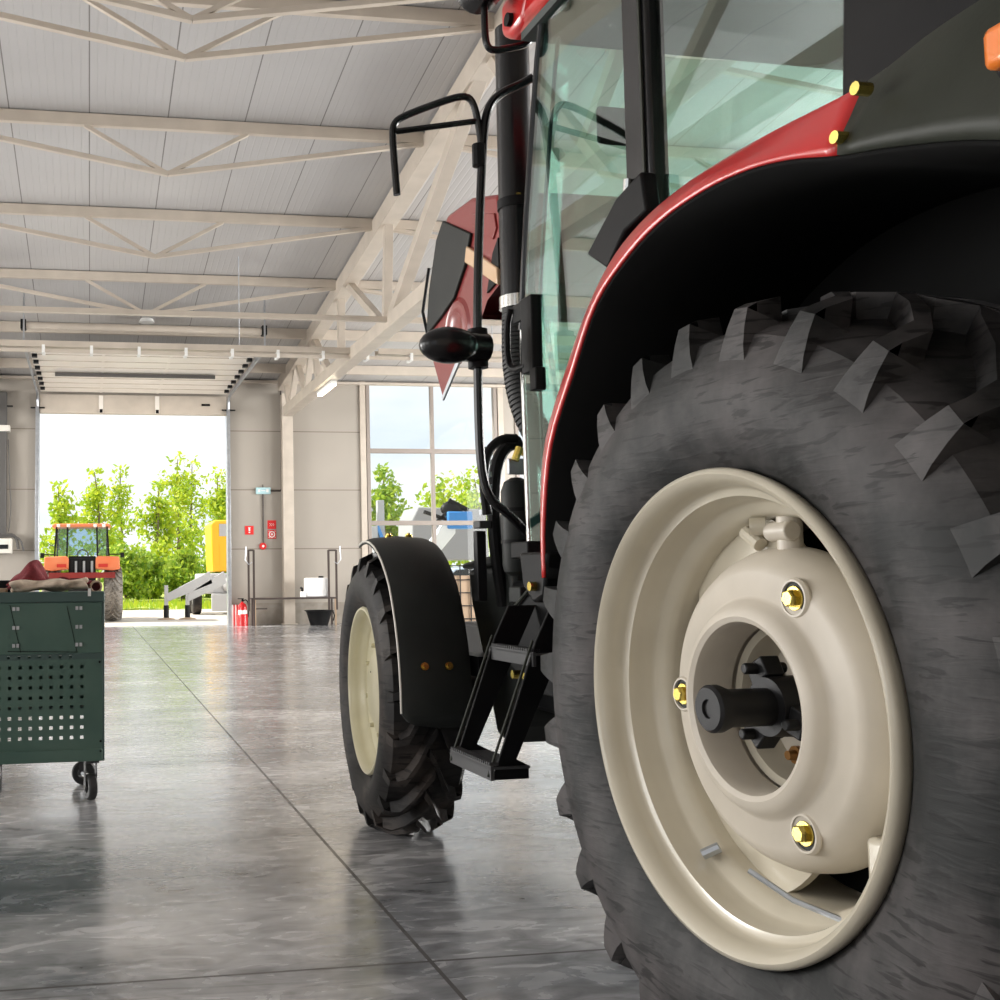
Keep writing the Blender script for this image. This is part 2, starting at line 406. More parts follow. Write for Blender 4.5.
wall_with_holes('wall_back', 'y', YB, -.2, XL, XR, 6.0, wb_holes)

def window(n, x0, x1, z0, z1, nx, nz, y=WY, rows=None):
    fr = MB()
    y0, y1 = y - .03, y + .1
    w = .09
    fr.box((x0, y0, z0), (x0 + w, y1, z1)); fr.box((x1 - w, y0, z0), (x1, y1, z1))
    fr.box((x0 + w, y0, z1 - w), (x1 - w, y1, z1)); fr.box((x0 + w, y0, z0), (x1 - w, y1, z0 + w))
    for z in rows: fr.box((x0 + w, y0 + .01, z - .055), (x1 - w, y1 - .01, z + .055))
    for i in range(1, nx):
        x = x0 + (x1 - x0) * i / nx
        fr.box((x - .045, y0 + .015, z0 + w), (x + .045, y1 - .015, z1 - w))
    f = struct(fr.build('window_%d' % n, mwin, bevel=.006))
    MB().box((x0 + w / 2, y + .03, z0 + w / 2), (x1 - w / 2, y + .045, z1 - w / 2)).build('pane', 'glass_win', f, smooth=False)
    return f
mwin = mat('window_frame_paint', (.30, .26, .23), .4)
window(1, WX0, WX1, WZ0, WZ1, 2, 0, rows=(4.13, 2.38))
window(2, W2[0], W2[1], WZ0, WZ1, 2, 0, rows=(4.13, 2.38))
# window surround trim on the far wall, eave channel and door jambs
tr = MB()
tr.box((WX0 - .16, WY - .045, .0), (WX0 - .02, WY, WZ1 + .12)); tr.box((WX1 + .02, WY - .045, 0), (WX1 + .16, WY, WZ1 + .12)); 
struct(tr.build('trim_1', 'steel', bevel=.004))
ev = MB().box((XL + .05, WY - .2, 5.42 + .42), (XR - .05, WY - .002, 5.42 + .50))
ev.box((XL + .05, WY - .13, 5.42 + .3), (XR - .05, WY - .002, 5.42 + .36))
struct(ev.build('trim_2', 'steel', bevel=.004))
jb = MB()
jb.box((DX0 - .06, WY - .07, 0), (DX0 + .02, WY + .2, DZ)); jb.box((DX1 - .02, WY - .07, 0), (DX1 + .06, WY + .2, DZ))
struct(jb.build('trim_3', 'galv', bevel=.004))
pl = MB()
for a, b in ((XL + .01, DX0 - .07), (DX1 + .09, WX0 - .2), (WX0 + .0, WX1), (WX1 + .2, XR - .01)):
    pl.box((a, WY - .035, 0), (b, WY - .001, .5))
struct(pl.build('baseboard_front', 'conc', smooth=False))

# ------------------------------------------------------------------ steel frame
# round one truss running away from us on each column line
def roof_truss(x, label):
    t = thing('roof_truss', label, 'roof truss', (x, 0, 0))
    t['kind'] = 'structure'
    zt = lambda y: zr(y) - .19
    zb = 4.93
    mb = MB()
    for (a, b) in ((WY - .25, RY), (RY, YB + .3)):
        mb.bar((0, a, zt(a)), (0, b, zt(b)), .26, .28)
    mb.build('top_chord', 'steel', t, bevel=.008)
    MB().bar((0, WY - .8, zb - .0), (0, YB + .3, zb), .24, .22).build('bottom_chord', 'steel', t, bevel=.008)
    webs = [((24.6, 0), (24.0, 1)), ((24.6 - 1.5, 0), (24.0, 1)), ((23.1, 0), (22.2, 1)), ((21.4, 0), (22.2, 1)), ((21.4, 0), (20.9, 1)), ((21.4, 0), (19.8, 1)), ((18.9, 0), (18.95, 1)),
            ((18.4, 0), (15.9, 1)), ((15.7, 0), (15.9, 1)), ((11.6, 0), (15.7, 1)), ((11.4, 0), (9.5, 1)), ((7, 0), (9.3, 1)), ((7, 0), (4.7, 1)), ((2.4, 0), (4.5, 1)), ((2.2, 0), (-1, 1)), ((-3, 0), (-1.2, 1))]
    for (y1, k1), (y2, k2) in webs:
        P = lambda y, k: (0, y, zb if k else zt(y))
        if abs(y1 - y2) < .3: wd = .13
        else: wd = .12
        if y1 in (11.6,): wd = .17
        MB().bar(P(y1, k1), P(y2, k2), wd, wd, up=(1, 0, 0)).build('strut', 'steel', t, bevel=.004)
    return t
roof_truss(4.52, 'cream steel roof truss running from the tractor to the far wall beside the big window')
roof_truss(-2.6, 'cream steel roof truss to the left of the open door, above the left edge')
roof_truss(14.3, 'cream steel roof truss to the right of the big window, behind the tractor cab')
def column(x, label, name='column'):
    mb = MB(); y = WY - .26
    mb.box((x - .13, y, 0), (x + .13, y + .02, 5.45)); mb.box((x - .13, y + .2, 0), (x + .13, y + .22, 5.45)); mb.box((x - .01, y + .02, 0), (x + .01, y + .2, 5.45))
    mb.box((x - .18, y - .05, 0), (x + .18, y + .22, .02))
    o = mb.build(name, 'steel', bevel=.003)
    tag(o, label, 'column', None, 'structure')
column(4.62, 'cream steel column under the roof truss between the door and the big window')
column(-2.6, 'cream steel column on the far wall to the left of the open door')
column(14.3, 'cream steel column on the far wall to the right of the big window')
def purlin_truss(y, xc, w, label, drop=.63):
    t = thing('trussed_purlin', label, 'roof beam', (xc, y, zr(y) - .11), 0, 'trussed purlins under the roof')
    t['kind'] = 'structure'
    MB().box((-w, -.04, -.055), (w, .04, .10)).build('top_chord', 'steel', t, bevel=.006)
    lc = MB(); lc.bar((-w, 0, -.05), (0, 0, -drop), .06, .07, up=(0, 1, 0)); lc.bar((0, 0, -drop), (w, 0, -.05), .06, .07, up=(0, 1, 0))
    lc.build('bottom_chord', 'steel', t, bevel=.005)
    for s in (-1, 1): MB().bar((s * 1.05, 0, -.05), (0, 0, -drop), .05, .055, up=(0, 1, 0)).build('strut', 'steel', t, bevel=.004)
ord_ = {18.78: 'farthest', 16.22: 'second farthest', 13.54: 'third farthest', 10.96: 'far ridge', 10.15: 'near ridge', 7.6: 'nearest'}
for xc, side in ((.98, 'between the open door and the main roof truss'), (9.4, 'to the right of the main roof truss')):
    for y, wd in ord_.items():
        purlin_truss(y, xc, 3.42 if xc < 5 else 4.75, '%s cream steel roof beam with a V-shaped lower brace, %s' % (wd, side))
for xc, side in ((-6.2, 'left'),):
    for y in (18.78, 16.22, 13.54):
        t = MB().box((-3.4, -.04, -.11), (3.4, .04, .10)).build('purlin', 'steel', bevel=.006)
        t.location = (xc if xc < 0 else 15.3, y, zr(y) - .11); tag(t, '%s plain cream steel roof beam in the bay left of the door' % ord_[y], 'roof beam', None, 'structure')
for y, nm in ((21.5, 'plain cream roof beam just in front of the door spring shaft'), (23.9, 'plain cream roof beam closest to the far wall')):
    o = MB().box((XL + .1, y - .04, zr(y) - .21), (XR - .1, y + .04, zr(y) - .005)).build('eave_purlin', 'steel', bevel=.006); tag(o, nm, 'roof beam', None, 'structure')
o = MB().box((-9.5, 15.46, 4.92), (XR - .5, 15.54, 5.0)).build('tie_beam', 'steel', bevel=.006); tag(o, 'thin level cream tie beam crossing in front of the door tracks', 'beam', None, 'structure')
# cable tray
ct = thing('cable_tray', 'cream cable tray with white clips hanging level below the roof', 'cable tray', (0, 17.9, 4.93))
MB().box((-9.5, -.12, 0), (4.4, -.11, .09)).box((-9.5, .11, 0), (4.4, .12, .09)).box((-9.5, -.12, -.01), (4.4, .12, 0)).box((4.9, -.12, 0), (14, -.11, .09)).box((4.9, .11, 0), (15, .12, .09)).box((4.9, -.12, -.01), (15, .12, 0)).build('channel', 'steel', ct)
MB().box((-9.5, -.125, -.10), (15, -.06, -.05)).build('conduit', 'steel', ct)
for x in (-5.5, -1.5, 2.5, 7, 11): MB().cyl((x, 0, .01), (x, 0, zr(17.9) - 4.93), .008, 6).build('hanger', 'galv', ct)
for i in range(14):
    MB().box((-3.9 + i * .78, -.14, -.115), (-3.85 + i * .78, .1, .02)).build('clip', 'white', ct)
# dome lamp high on the roof
o = MB().lathe([(0, 0), (-.03, .12), (-.1, .16), (-.12, .0)], 20, 'z').build('dome_lamp', 'white'); o.location = (1.1, 21.0, zr(21) - .02); tag(o, 'small round white lamp under the roof above the cable tray', 'lamp')
# fluorescent lamp on the bottom chord
fl = thing('strip_lamp', 'small lit strip lamp hung under the bottom of the main roof truss near the window', 'lamp', (4.56, 20.4, 4.785), 0)
MB().box((-.06, -.65, -.03), (.06, .65, .03)).build('housing', 'white', fl, bevel=.008)
MB().box((-.05, -.62, -.055), (.05, .62, -.032)).build('tube', 'lamp_on', fl)

# ------------------------------------------------------------------ overhead door
d = struct(thing('door_1', 'cream sectional overhead door raised along its ceiling tracks', 'door')); 
if 'category' in d: del d['category']
TZ = 5.40
bt = MB().box((DX0 + .03, WY - .09, DZ - .02), (DX1 - .03, WY - .05, TZ - .02)); bt.build('bottom_panel', 'steel', d, bevel=.004)
for x in (DX0 + 1.42, DX0 + 2.72):
    MB().box((x - .05, WY - .105, DZ), (x + .05, WY - .09, TZ - .04)).build('stile', 'door_panel', d)
    MB().box((x - .035, WY - .115, DZ - .0), (x + .035, WY - .105, DZ + .08)).build('bracket', 'black', d)
MB().box((DX1 - .62, WY - .1, DZ + .19), (DX1 - .42, WY - .09, DZ + .24)).build('pull_handle', 'black', d)
for k in range(8):
    y1 = WY - .28 - k * .6; y0 = y1 - .59
    p = MB().box((DX0 + .05, y0, TZ + .0), (DX1 - .05, y1, TZ + .04)).build('panel', 'door_panel', d, bevel=.004)
    MB().box((DX0 + .05, y0 - .012, TZ - .012), (DX1 - .05, y0 + .012, TZ + .002)).build('seam_strip', 'steel', d)
    for x in (DX0 + 1.42, DX0 + 2.72): MB().box((x - .03, y0 + .03, TZ - .012), (x + .03, y1 - .03, TZ)).build('stile', 'door_panel', d)
    for x in (DX0 + .07, DX1 - .17): MB().box((x, y0 - .05, TZ - .06), (x + .1, y0 + .07, TZ - .0)).build('hinge', 'dark_metal', d)
MB().box((DX0 + .45, WY - 2.75, TZ - .09), (DX1 - .6, WY - 2.68, TZ - .02)).build('stiffener', 'hose', d)
for x in (DX0 - .02, DX1 + .02):
    tk = MB(); tk.bar((x, WY - .35, TZ - .03), (x, 19.6, TZ - .03), .03, .09)
    tk.tube([(x, WY - .35, TZ - .03), (x, WY - .14, TZ - .1), (x, WY - .1, TZ - .35)], .03, 8, 2)
    tk.build('track', 'galv', d)
    MB().box((x - .05, WY - .14, 0.0), (x + .03, WY - .072, TZ - .33)).build('jamb_rail', 'galv', d, bevel=.004)
    MB().box((x - .16, WY - .13, DZ + .08), (x + .16, WY - .09, DZ + .11)).build('bracket', 'dark_metal', d)
    MB().bar((x, 19.7, TZ), (x, 19.7, zr(19.7) - .05), .03).build('hanger', 'galv', d)
sh = MB().cyl((DX0 - .1, 20.1, 5.80), (DX1 + .1, 20.1, 5.80), .07, 14)
sh.build('spring_shaft', 'steel', d)
for x in (DX0 - .1, DX1 + .02): MB().box((x, 20.0, 5.72), (x + .1, 20.2, 5.9)).build('drum', 'black', d, bevel=.01)

# ------------------------------------------------------------------ things on the far wall
def wall_sign(x0, z0, w, h, label, kind):
    s = thing('wall_sign', label, 'sign', (x0, WY - .012, z0))
    MB().box((0, 0, 0), (w, .012, h)).build('plate', 'sign_red', s, bevel=.002)
    g = MB()
    if kind == 'bang':
        g.box((w * .42, -.003, h * .42), (w * .60, 0, h * .82)); g.box((w * .42, -.003, h * .18), (w * .60, 0, h * .32)); g.box((w * .36, -.003, h * .78), (w * .66, 0, h * .84))
    elif kind == 'arrow':
        for i in range(3): g.bar((w * (.22 + .2 * i), -.002, h * .34), (w * (.36 + .2 * i), -.002, h * .5), .006, .012, up=(0, 1, 0)); g.bar((w * (.36 + .2 * i), -.002, h * .5), (w * (.22 + .2 * i), -.002, h * .66), .006, .012, up=(0, 1, 0))
    else:
        g.lathe([(-.003, h * .26), (-.003, h * .38), (0, h * .38), (0, h * .26)], 20, 'y', (w / 2, 0, h / 2), closed=True)
        g.lathe([(-.003, 0.001), (-.003, h * .13), (0, h * .13)], 14, 'y', (w / 2, 0, h / 2))
        for a in (.12, .82):
            for b in (.12, .82): g.box((w * a, -.003, h * b), (w * a + .02, 0, h * b + .02))
    g.build('symbol', 'white', s, smooth=False)
wall_sign(3.615, 2.115, .205, .205, 'red square sign with a white exclamation-like symbol, nearest to the door', 'bang')
wall_sign(4.155, 2.245, .205, .205, 'upper plain-looking red square sign left of the steel column', 'arrow')
wall_sign(4.155, 2.015, .205, .205, 'lower red square sign with a white ring symbol left of the steel column', 'ring')
e = thing('exit_light', 'pale blue emergency light box on the wall above the red signs', 'light', (3.88, WY - .06, 3.07))
MB().box((0, 0, 0), (.35, .058, .16)).build('housing', 'exit_blue', e, bevel=.01)
g = MB().box((.05, -.004, .05), (.10, -.001, .11)).box((.12, -.004, .07), (.22, -.001, .09)).box((.24, -.004, .045), (.30, -.001, .115)); g.build('symbol', 'white', e, smooth=False)
MB().cyl((.17, .03, .16), (.17, .03, .23), .01, 8).build('bracket', 'dark_metal', e)
o = MB().tube([(4.05, WY - .025, 3.07), (4.05, WY - .025, 1.9)], .014, 8).build('conduit', 'brown_rail'); tag(o, 'thin vertical conduit from the pale blue light down to the call point', 'conduit')
o = MB().tube([(4.23, WY - .025, 3.15), (4.47, WY - .025, 3.15), (4.5, WY - .025, 3.2), (4.51, WY - .025, 5.75)], .016, 8).build('conduit', 'brown_rail'); tag(o, 'long bent conduit rising beside the steel column to the roof', 'conduit')
cp = thing('call_point', 'small dark red round alarm call point at the end of the conduit', 'alarm button', (4.04, WY - .048, 1.84))
MB().lathe([(0, .001), (0, .075), (.03, .085), (.048, .085)], 18, 'y').build('housing', 'sign_red', cp)
MB().lathe([(-.012, .001), (-.012, .03), (0, .03)], 12, 'y').build('button', 'white', cp)

# wall rack with posts
rk = thing('storage_rack', 'low dark steel rack with tall end posts standing against the far wall', 'rack', (0, 24.3, 0))
MB().box((3.62, -.02, .60), (5.58, .42, .64)).build('shelf', 'brown_rail', rk, bevel=.004)
for (x, z0, z1) in ((3.56, .35, 1.73), (3.68, 0, 1.73), (5.42, .35, 1.72), (5.60, .35, 1.72)):
    MB().box((x - .022, -.022, z0), (x + .022, .022, z1)).build('post', 'brown_rail', rk)
MB().box((3.56, -.02, 1.70), (3.68, .02, 1.74)).build('cap', 'brown_rail', rk)
MB().box((5.42, -.02, 1.69), (5.6, .02, 1.73)).build('cap', 'brown_rail', rk)
for x in (3.70, 5.57): MB().box((x - .02, -.02, 0), (x + .02, .02, .6)).build('leg', 'tan_board', rk)
for x in (3.70, 5.57): MB().box((x - .02, .38, 0), (x + .02, .42, .6)).build('leg', 'brown_rail', rk)
for x, s in ((3.5, 1), (5.68, -1)):
    MB().tube([(x, -.03, 1.8), (x - .02 * s, -.03, 1.5), (x + .06 * s, -.03, 1.4), (x + .14 * s, -.03, 1.45)], .01, 6).build('hook', 'galv', rk)
MB().box((3.72, -.02, .38), (3.98, .02, .41)).build('brace', 'brown_rail', rk)
cn = thing('jerrycan', 'large white plastic jerrycan standing on the right end of the rack', 'canister', (5.16, 24.5, .64))
MB().box((-.26, -.16, 0), (.26, .16, .44)).build('body', 'white_plastic', cn, bevel=.035)
for i in range(3): MB().box((-.15 + i * .13, -.168, .05), (-.12 + i * .13, -.158, .4)).build('rib', 'white_plastic', cn)
MB().cyl((.12, 0, .44), (.12, 0, .48), .06, 14).build('lid', 'black', cn)
cs = thing('small_canister', 'small white canister with a black tap left of the big jerrycan', 'canister', (4.84, 24.42, .64))
MB().box((-.055, -.08, 0), (.055, .08, .13)).build('body', 'white_plastic', cs, bevel=.015)
MB().tube([(-.02, 0, .13), (-.02, 0, .2), (-.06, -.02, .22)], .028, 8).build('tap', 'black', cs)
bk = thing('plastic_tub', 'black plastic tub standing on the floor below the rack', 'bucket', (5.17, 24.25, 0))
MB().lathe([(0, .001), (0, .2), (.3, .29), (.345, .32), (.345, .335), (.33, .335), (.31, .28), (.02, .19), (.02, .001)], 24, 'z').build('tub', 'black', bk)
MB().tube([(.32, 0, .33), (.36, 0, .22), (.33, 0, .1)], .015, 6).build('handle', 'black', bk)
fe = thing('fire_extinguisher', 'red fire extinguisher on the floor beside the door jamb', 'fire extinguisher', (3.47, 24.7, 0))
MB().lathe([(0, .001), (0, .095), (.02, .1), (.44, .1), (.5, .075), (.53, .03), (.56, .03), (.56, .001)], 24, 'z').build('cylinder', 'ext_red', fe)
MB().lathe([(.0, .125), (.25, .125), (.27, .112), (.0, .104)], 24, 'z', closed=True).build('stand', 'ext_red', fe)
MB().lathe([(.2, .1015), (.36, .1015)], 24, 'z').build('label_band', 'white', fe)
MB().box((-.02, -.03, .55), (.02, .03, .62)).box((-.11, -.012, .61), (.03, .012, .63)).build('valve', 'black', fe)
MB().tube([(.02, 0, .58), (.1, -.02, .6), (.14, -.02, .45), (.13, -.02, .2)], .013, 8, 2).build('hose', 'black', fe)
st = thing('striped_board', 'narrow red and white striped board leaning at the door jamb', 'board', (3.29, 24.9, 0))
for i in range(4): MB().box((-.04 + i * .035, 0, 0), (-.005 + i * .035, .02, .48)).build('stripe', 'ext_red' if i % 2 else 'white', st, smooth=False)
# heater unit and pipes at the left
ht = thing('wall_heater', 'white wall unit with dark hoses at the left edge beside the door', 'heater', (-2.15, WY - .02, 1.7))
MB().box((-.4, -.36, 0), (.42, 0, .34)).build('housing', 'grey_white', ht, bevel=.02)
MB().box((-.2, -.375, .1), (.34, -.36, .2)).build('grille', 'dark_metal', ht)
MB().tube([(-.2, -.2, .34), (.25, -.22, .42), (.5, -.26, .42), (.56, -.28, .1)], .035, 8, 2).build('hose', 'hose', ht)
MB().tube([(.0, -.2, .34), (.3, -.3, .40), (.6, -.3, .36), (.68, -.3, .05)], .022, 8, 2).build('hose', 'hose', ht)
pp = thing('wall_duct', 'dark vertical duct running up the far wall at the left edge', 'duct', (-2.0, WY - .14, 2.1))
MB().box((-.5, -.08, 0), (.13, .1, 3.3)).build('duct', 'hose', pp, bevel=.03)
MB().box((-.55, -.12, 2.38), (.2, .12, 2.52)).build('collar', 'grey_white', pp, bevel=.01)
MB().box((.0, -.06, 2.95), (.26, .0, 2.98)).build('bracket', 'dark_metal', pp)
MB().tube([(.16, -.02, 2.2), (.2, -.05, 1.2), (.24, -.03, .6), (.18, 0, .1)], .012, 6, 2).build('cable', 'hose', pp)
# wire crate seen through the window side
wc = thing('wire_crate', 'low wire mesh crate standing in front of the big window', 'crate', (8.75, 24.4, 0))
for i in range(5):
    x = -.5 + i * .25; MB().box((x - .012, -.3, .0), (x + .012, -.28, 1.35)).build('bar', 'dark_metal', wc)
for z in (.1, .4, .7, 1.0, 1.33): MB().box((-.5, -.305, z - .012), (.5, -.28, z + .012)).build('rail', 'dark_metal', wc)
MB().box((-.48, -.26, .02), (.48, .3, 1.1)).build('load', 'tan_board', wc, bevel=.02)

# ------------------------------------------------------------------ tool cart
cx0, cx1, cy0, cy1 = -.88, .075, 5.63, 6.15
tc = thing('tool_cart', 'dark green steel tool cart with a perforated lower panel on the left', 'tool cart', (0, 0, 0))
def perforated(mb, x0, x1, z0, z1, y, xs, zs, h):
    # sheet with square holes: strips between the holes
    ex = [x0] + [v for c in xs for v in (c - h, c + h)] + [x1]
    ez = [z0] + [v for c in zs for v in (c - h, c + h)] + [z1]
    vs = [[mb.v((x, y, z)) for z in ez] for x in ex]
    for i in range(len(ex) - 1):
        for j in range(len(ez) - 1):
            if i % 2 == 1 and j % 2 == 1: continue
            mb.f([vs[i][j], vs[i + 1][j], vs[i + 1][j + 1], vs[i][j + 1]])
p = MB(); xs = [-.888 + .0508 * i + .005 for i in range(1, 18)]; xs = [x for x in xs if x < -.02]
xs = [-.0395 - .0514 * i for i in range(16)][::-1]
zs = [.322 + .0508 * i for i in range(8)]
perforated(p, cx0, cx1 - .012, .262, .715, cy0, xs, zs, .0085)
p.build('pegboard', 'cart_green', tc, solid=.002, smooth=False)
p = MB(); perforated(p, cx0, cx1 - .012, .715, .745, cy0, [x - .006 for x in xs][0:15], [.730], .0065) 
p.build('slot_strip', 'cart_dark', tc, solid=.002, smooth=False)
MB().box((cx0, cy0 - .004, .745), (cx1 - .012, cy0 + .012, 1.005)).build('upper_panel', 'cart_green', tc, bevel=.003)
MB().box((cx0, cy0 - .012, 1.005), (cx1, cy0 + .02, 1.06)).build('top_rail', 'cart_dark', tc, bevel=.006)
MB().box((cx0, cy0 - .008, .20), (cx1 - .01, cy0 + .02, .262)).build('bottom_rail', 'cart_green', tc, bevel=.004)
MB().box((cx1 - .012, cy0 - .004, .20), (cx1, cy1, 1.005)).build('side_panel', 'cart_dark', tc, bevel=.003)
MB().box((cx0 - .012, cy0 - .004, .20), (cx0, cy1, 1.005)).build('side_panel', 'cart_dark', tc, bevel=.003)
MB().box((cx0, cy0 + .02, 1.03), (cx1, cy1, 1.055)).build('top_tray', 'cart_dark', tc, bevel=.004)
MB().box((cx0, cy0 + .02, .205), (cx1 - .014, cy1, .222)).build('bottom_shelf', 'cart_dark', tc)
MB().box((cx0, cy1 - .03, .775), (cx1 - .014, cy1, 1.02)).build('drawer_front', 'cart_green', tc)
MB().box((cx0, cy1 - .03, .43), (cx1 - .014, cy1, .70)).build('drawer_front', 'cart_green', tc)
MB().box((cx0, cy0 + .03, .46), (cx1 - .014, cy1 - .03, .472)).build('middle_shelf', 'cart_dark', tc)
for z in (.995, .90, .81):
    z -= .02
    for x in (-.86 + .05, -.37, -.055):
        MB().box((x - .017, cy0 - .013, z - .009), (x - .003, cy0 - .004, z + .009)).box((x + .003, cy0 - .013, z - .009), (x + .017, cy0 - .004, z + .009)).build('latch', 'galv', tc)
for (x0, z0, x1, z1) in ((-.40, .995, -.345, .755), (-.115, .985, -.065, .755)):
    MB().bar((x0, cy0 - .006, z0), (x1, cy0 - .005, z1), .0025, .002, up=(0, 1, 0)).build('crease', 'black', tc)
MB().bar((-.41, cy0 - .006, .762), (-.06, cy0 - .005, .752), .003, .003, up=(0, 1, 0)).build('crease', 'black', tc)
for (x, z) in ((.05, .70), (.055, .30), (.055, .25)): MB().cyl((x, cy0 - .008, z), (x, cy0 - .0, z), .006, 8).build('screw', 'black', tc)
for (x, y, a) in ((.005, cy0 + .04, .28), (-.03, cy1 - .06, 1.3), (cx0 + .07, cy0 + .04, -.1), (cx0 + .07, cy1 - .06, .3), ):
    cst = MB(); cst.m = Matrix.Translation((x, y, 0)) @ Matrix.Rotation(a, 4, 'Z')
    mt = cst.m
    cst.box((-.035, -.04, .188), (.035, .04, .2)).box((-.031, -.015, .055), (-.027, .02, .19)).box((.027, -.015, .055), (.031, .02, .19))
    k = cst.build('caster', 'tread_grey', tc, bevel=.002)
    w = MB(mt); w.lathe([(-.022, .03), (-.022, .056), (-.016, .065), (.016, .065), (.022, .056), (.022, .03)], 24, 'x', (0, 0, .065), closed=True).build('wheel', 'dark_rubber_seal', k)
    MB(mt).cyl((-.034, 0, .065), (.034, 0, .065), .01, 8).build('axle', 'chrome', k)
# extra caster seen at the left edge
cst = MB(Matrix.Translation((-.47, cy0 + .05, 0))); mt = cst.m
cst.box((-.035, -.04, .188), (.035, .04, .2)).box((-.031, -.015, .055), (-.027, .02, .19)).box((.027, -.015, .055), (.031, .02, .19)); k = cst.build('caster', 'tread_grey', tc, bevel=.002)
MB(mt).lathe([(-.022, .03), (-.022, .056), (-.016, .065), (.016, .065), (.022, .056), (.022, .03)], 24, 'x', (0, 0, .065), closed=True).build('wheel', 'dark_rubber_seal', k)

# soft things on the cart
def cloth(name, m, pts_fn, nu, nv, label, cat, solid=.006):
    mb = MB(); mb.grid([[pts_fn(i / nu, j / nv) for j in range(nv + 1)] for i in range(nu + 1)])
    o = mb.build(name, m, solid=solid, angle=80)
    s = o.modifiers.new('soft', 'SUBSURF'); s.levels = 1; s.render_levels = 1
    return tag(o, label, cat)
def beige(u, v):
    a = u * 2 * pi
    x = -.40 + v * .385
    r = .026 + .007 * sin(v * 13) + .006 * sin(a * 3 + v * 9)
    return (x + .01 * sin(a * 2), 5.74 + cos(a) * r * 3.2, 1.055 + .032 + sin(a) * r + .012 * v)
cloth('folded_cloth', 'cloth_beige', beige, 18, 26, 'rolled beige cloth lying along the front edge of the tool cart top', 'cloth', .004)
def jacket(u, v):
    a = u * 2 * pi; r = sin(pi * min(max(v, .03), .97)) ** .6
    x = -.29 + .155 * (v - .5) + .05 * cos(a) * r
    return (-.43 + .215 * v + .012 * sin(5 * a), 5.87 + .09 * r * cos(a) + .012 * sin(7 * v), 1.064 + .012 * (1 - r) + (.045 + .050 * v) * r * (1 + sin(a)) * (1 + .15 * sin(9 * v + a)))
cloth('work_jacket', 'cloth_red', jacket, 20, 18, 'crumpled maroon cloth heap on top of the tool cart', 'cloth', .004)
def sash(u, v):
    return (-.20 + .26 * u, 5.84 + .12 * v, 1.075 + .022 * sin(u * 4) + .02 * sin(v * 5 + u * 8) + .025 * (1 - v))
cloth('red_rag', 'cloth_red', sash, 16, 8, 'flat dark red rag beside the maroon heap on the cart', 'cloth', .01)
o = MB().box((-.47, 5.66, 1.056), (-.42, 5.74, 1.08)).box((-.62, 5.66, 1.056), (-.47, 5.74, 1.082)).build('wooden_board', 'tan_board', bevel=.006); tag(o, 'short brown wooden board at the left end of the cart top', 'board')
o = MB().box((-.56, 6.0, 1.056), (-.40, 6.08, 1.12)).build('black_case', 'black', bevel=.008); tag(o, 'small black tool case at the back of the cart top, left of the maroon heap', 'case')
o = MB().tube([(.032 + .028 * cos(t * pi / 8), 5.70 + .01 * sin(t * pi / 4), 1.083 + .028 * sin(t * pi / 8)) for t in range(17)], .006, 8).build('ring_hook', 'copper'); tag(o, 'small brownish metal ring standing on the right corner of the cart', 'ring')
o = MB().box((-.01, cy0 - .02, 1.035), (.006, cy0 - .013, 1.075)).build('white_tag', 'white'); tag(o, 'small white tag hanging over the cart top edge', 'tag')

# ------------------------------------------------------------------ MAIN TRACTOR (built in its own frame: x towards its body, y forward)
TR = thing('tractor', 'large red tractor with open bonnet filling the right side, seen from its left rear wheel', 'tractor', (1.2971, 2.1143, 0), .0373)
HZ = .84

def tyre(mb, R, hub, r_bead, w, x0, nl, lug_h, lug_w, sweep, direction=1):
    xc = x0 + w / 2
    # casing profile from outer bead to inner bead
    Rc = R - lug_h
    half = [(x0 + .012, r_bead), (x0 - .012, r_bead + .03), (x0 - .035, r_bead + (Rc - r_bead) * .28), (x0 - .042, r_bead + (Rc - r_bead) * .5), (x0 - .030, r_bead + (Rc - r_bead) * .72), (x0 - .004, r_bead + (Rc - r_bead) * .88), (x0 + .03, Rc - .022), (x0 + .08, Rc - .008), (xc, Rc)]
    prof = half + [(2 * xc - x, r) for x, r in half[-2::-1]]
    mb.lathe(prof, 120, 'x', (0, hub[1], hub[2]))
    # lugs
    for side in (0, 1):
        for i in range(nl):
            a0 = 2 * pi * (i + (.5 if side else 0)) / nl + mb.lug0
            st = []
            # (x from shoulder side, r_top, base inset r, width scale)
            rs = (Rc - r_bead)
            path = [(-.018, R - .150, -.012, 2.0, .0), (-.017, R - .115, -.012, 1.55, .0), (-.011, R - .075, .03, 1.15, .0), (-.002, R - .040, .05, .85, .0),
                    (.012, R - .028, .05, .75, .02), (w * .16, R - .012, .06, .95, .10), (w * .30, R - .004, .06, 1.0, .42), (w * .44, R, .06, 1.0, .8), (w * .55, R, .06, 1.05, 1.0)]
            ring = []
            for (dx, rt, ins, ws, k) in path:
                a = a0 + direction * sweep * k
                x = x0 + dx
                # base point: pushed into the casing
                if dx < 0.0:
                    bx, br = x0 + .06, rt - .03
                    tx, tr_ = x0 + dx - .012, rt
                else:
                    bx, br = x, Rc - .03
                    tx, tr_ = x, rt
                wt = lug_w * ws * .5 / R; wb = wt * 1.55
                sk = direction * sweep * .15
                pts = [(bx, br, a - wb), (tx, tr_, a - wt), (tx, tr_, a + wt), (bx, br, a + wb)]
                if side: pts = [(2 * xc - p[0], p[1], p[2]) for p in pts]
                ring.append([mb.v((p[0], hub[1] + p[1] * sin(p[2]), hub[2] + p[1] * cos(p[2]))) for p in pts])
            for A, B in zip(ring, ring[1:]):
                for j in range(4): mb.f([A[j], A[(j + 1) % 4], B[(j + 1) % 4], B[j]])
            mb.f(ring[0]); mb.f(ring[-1][::-1])
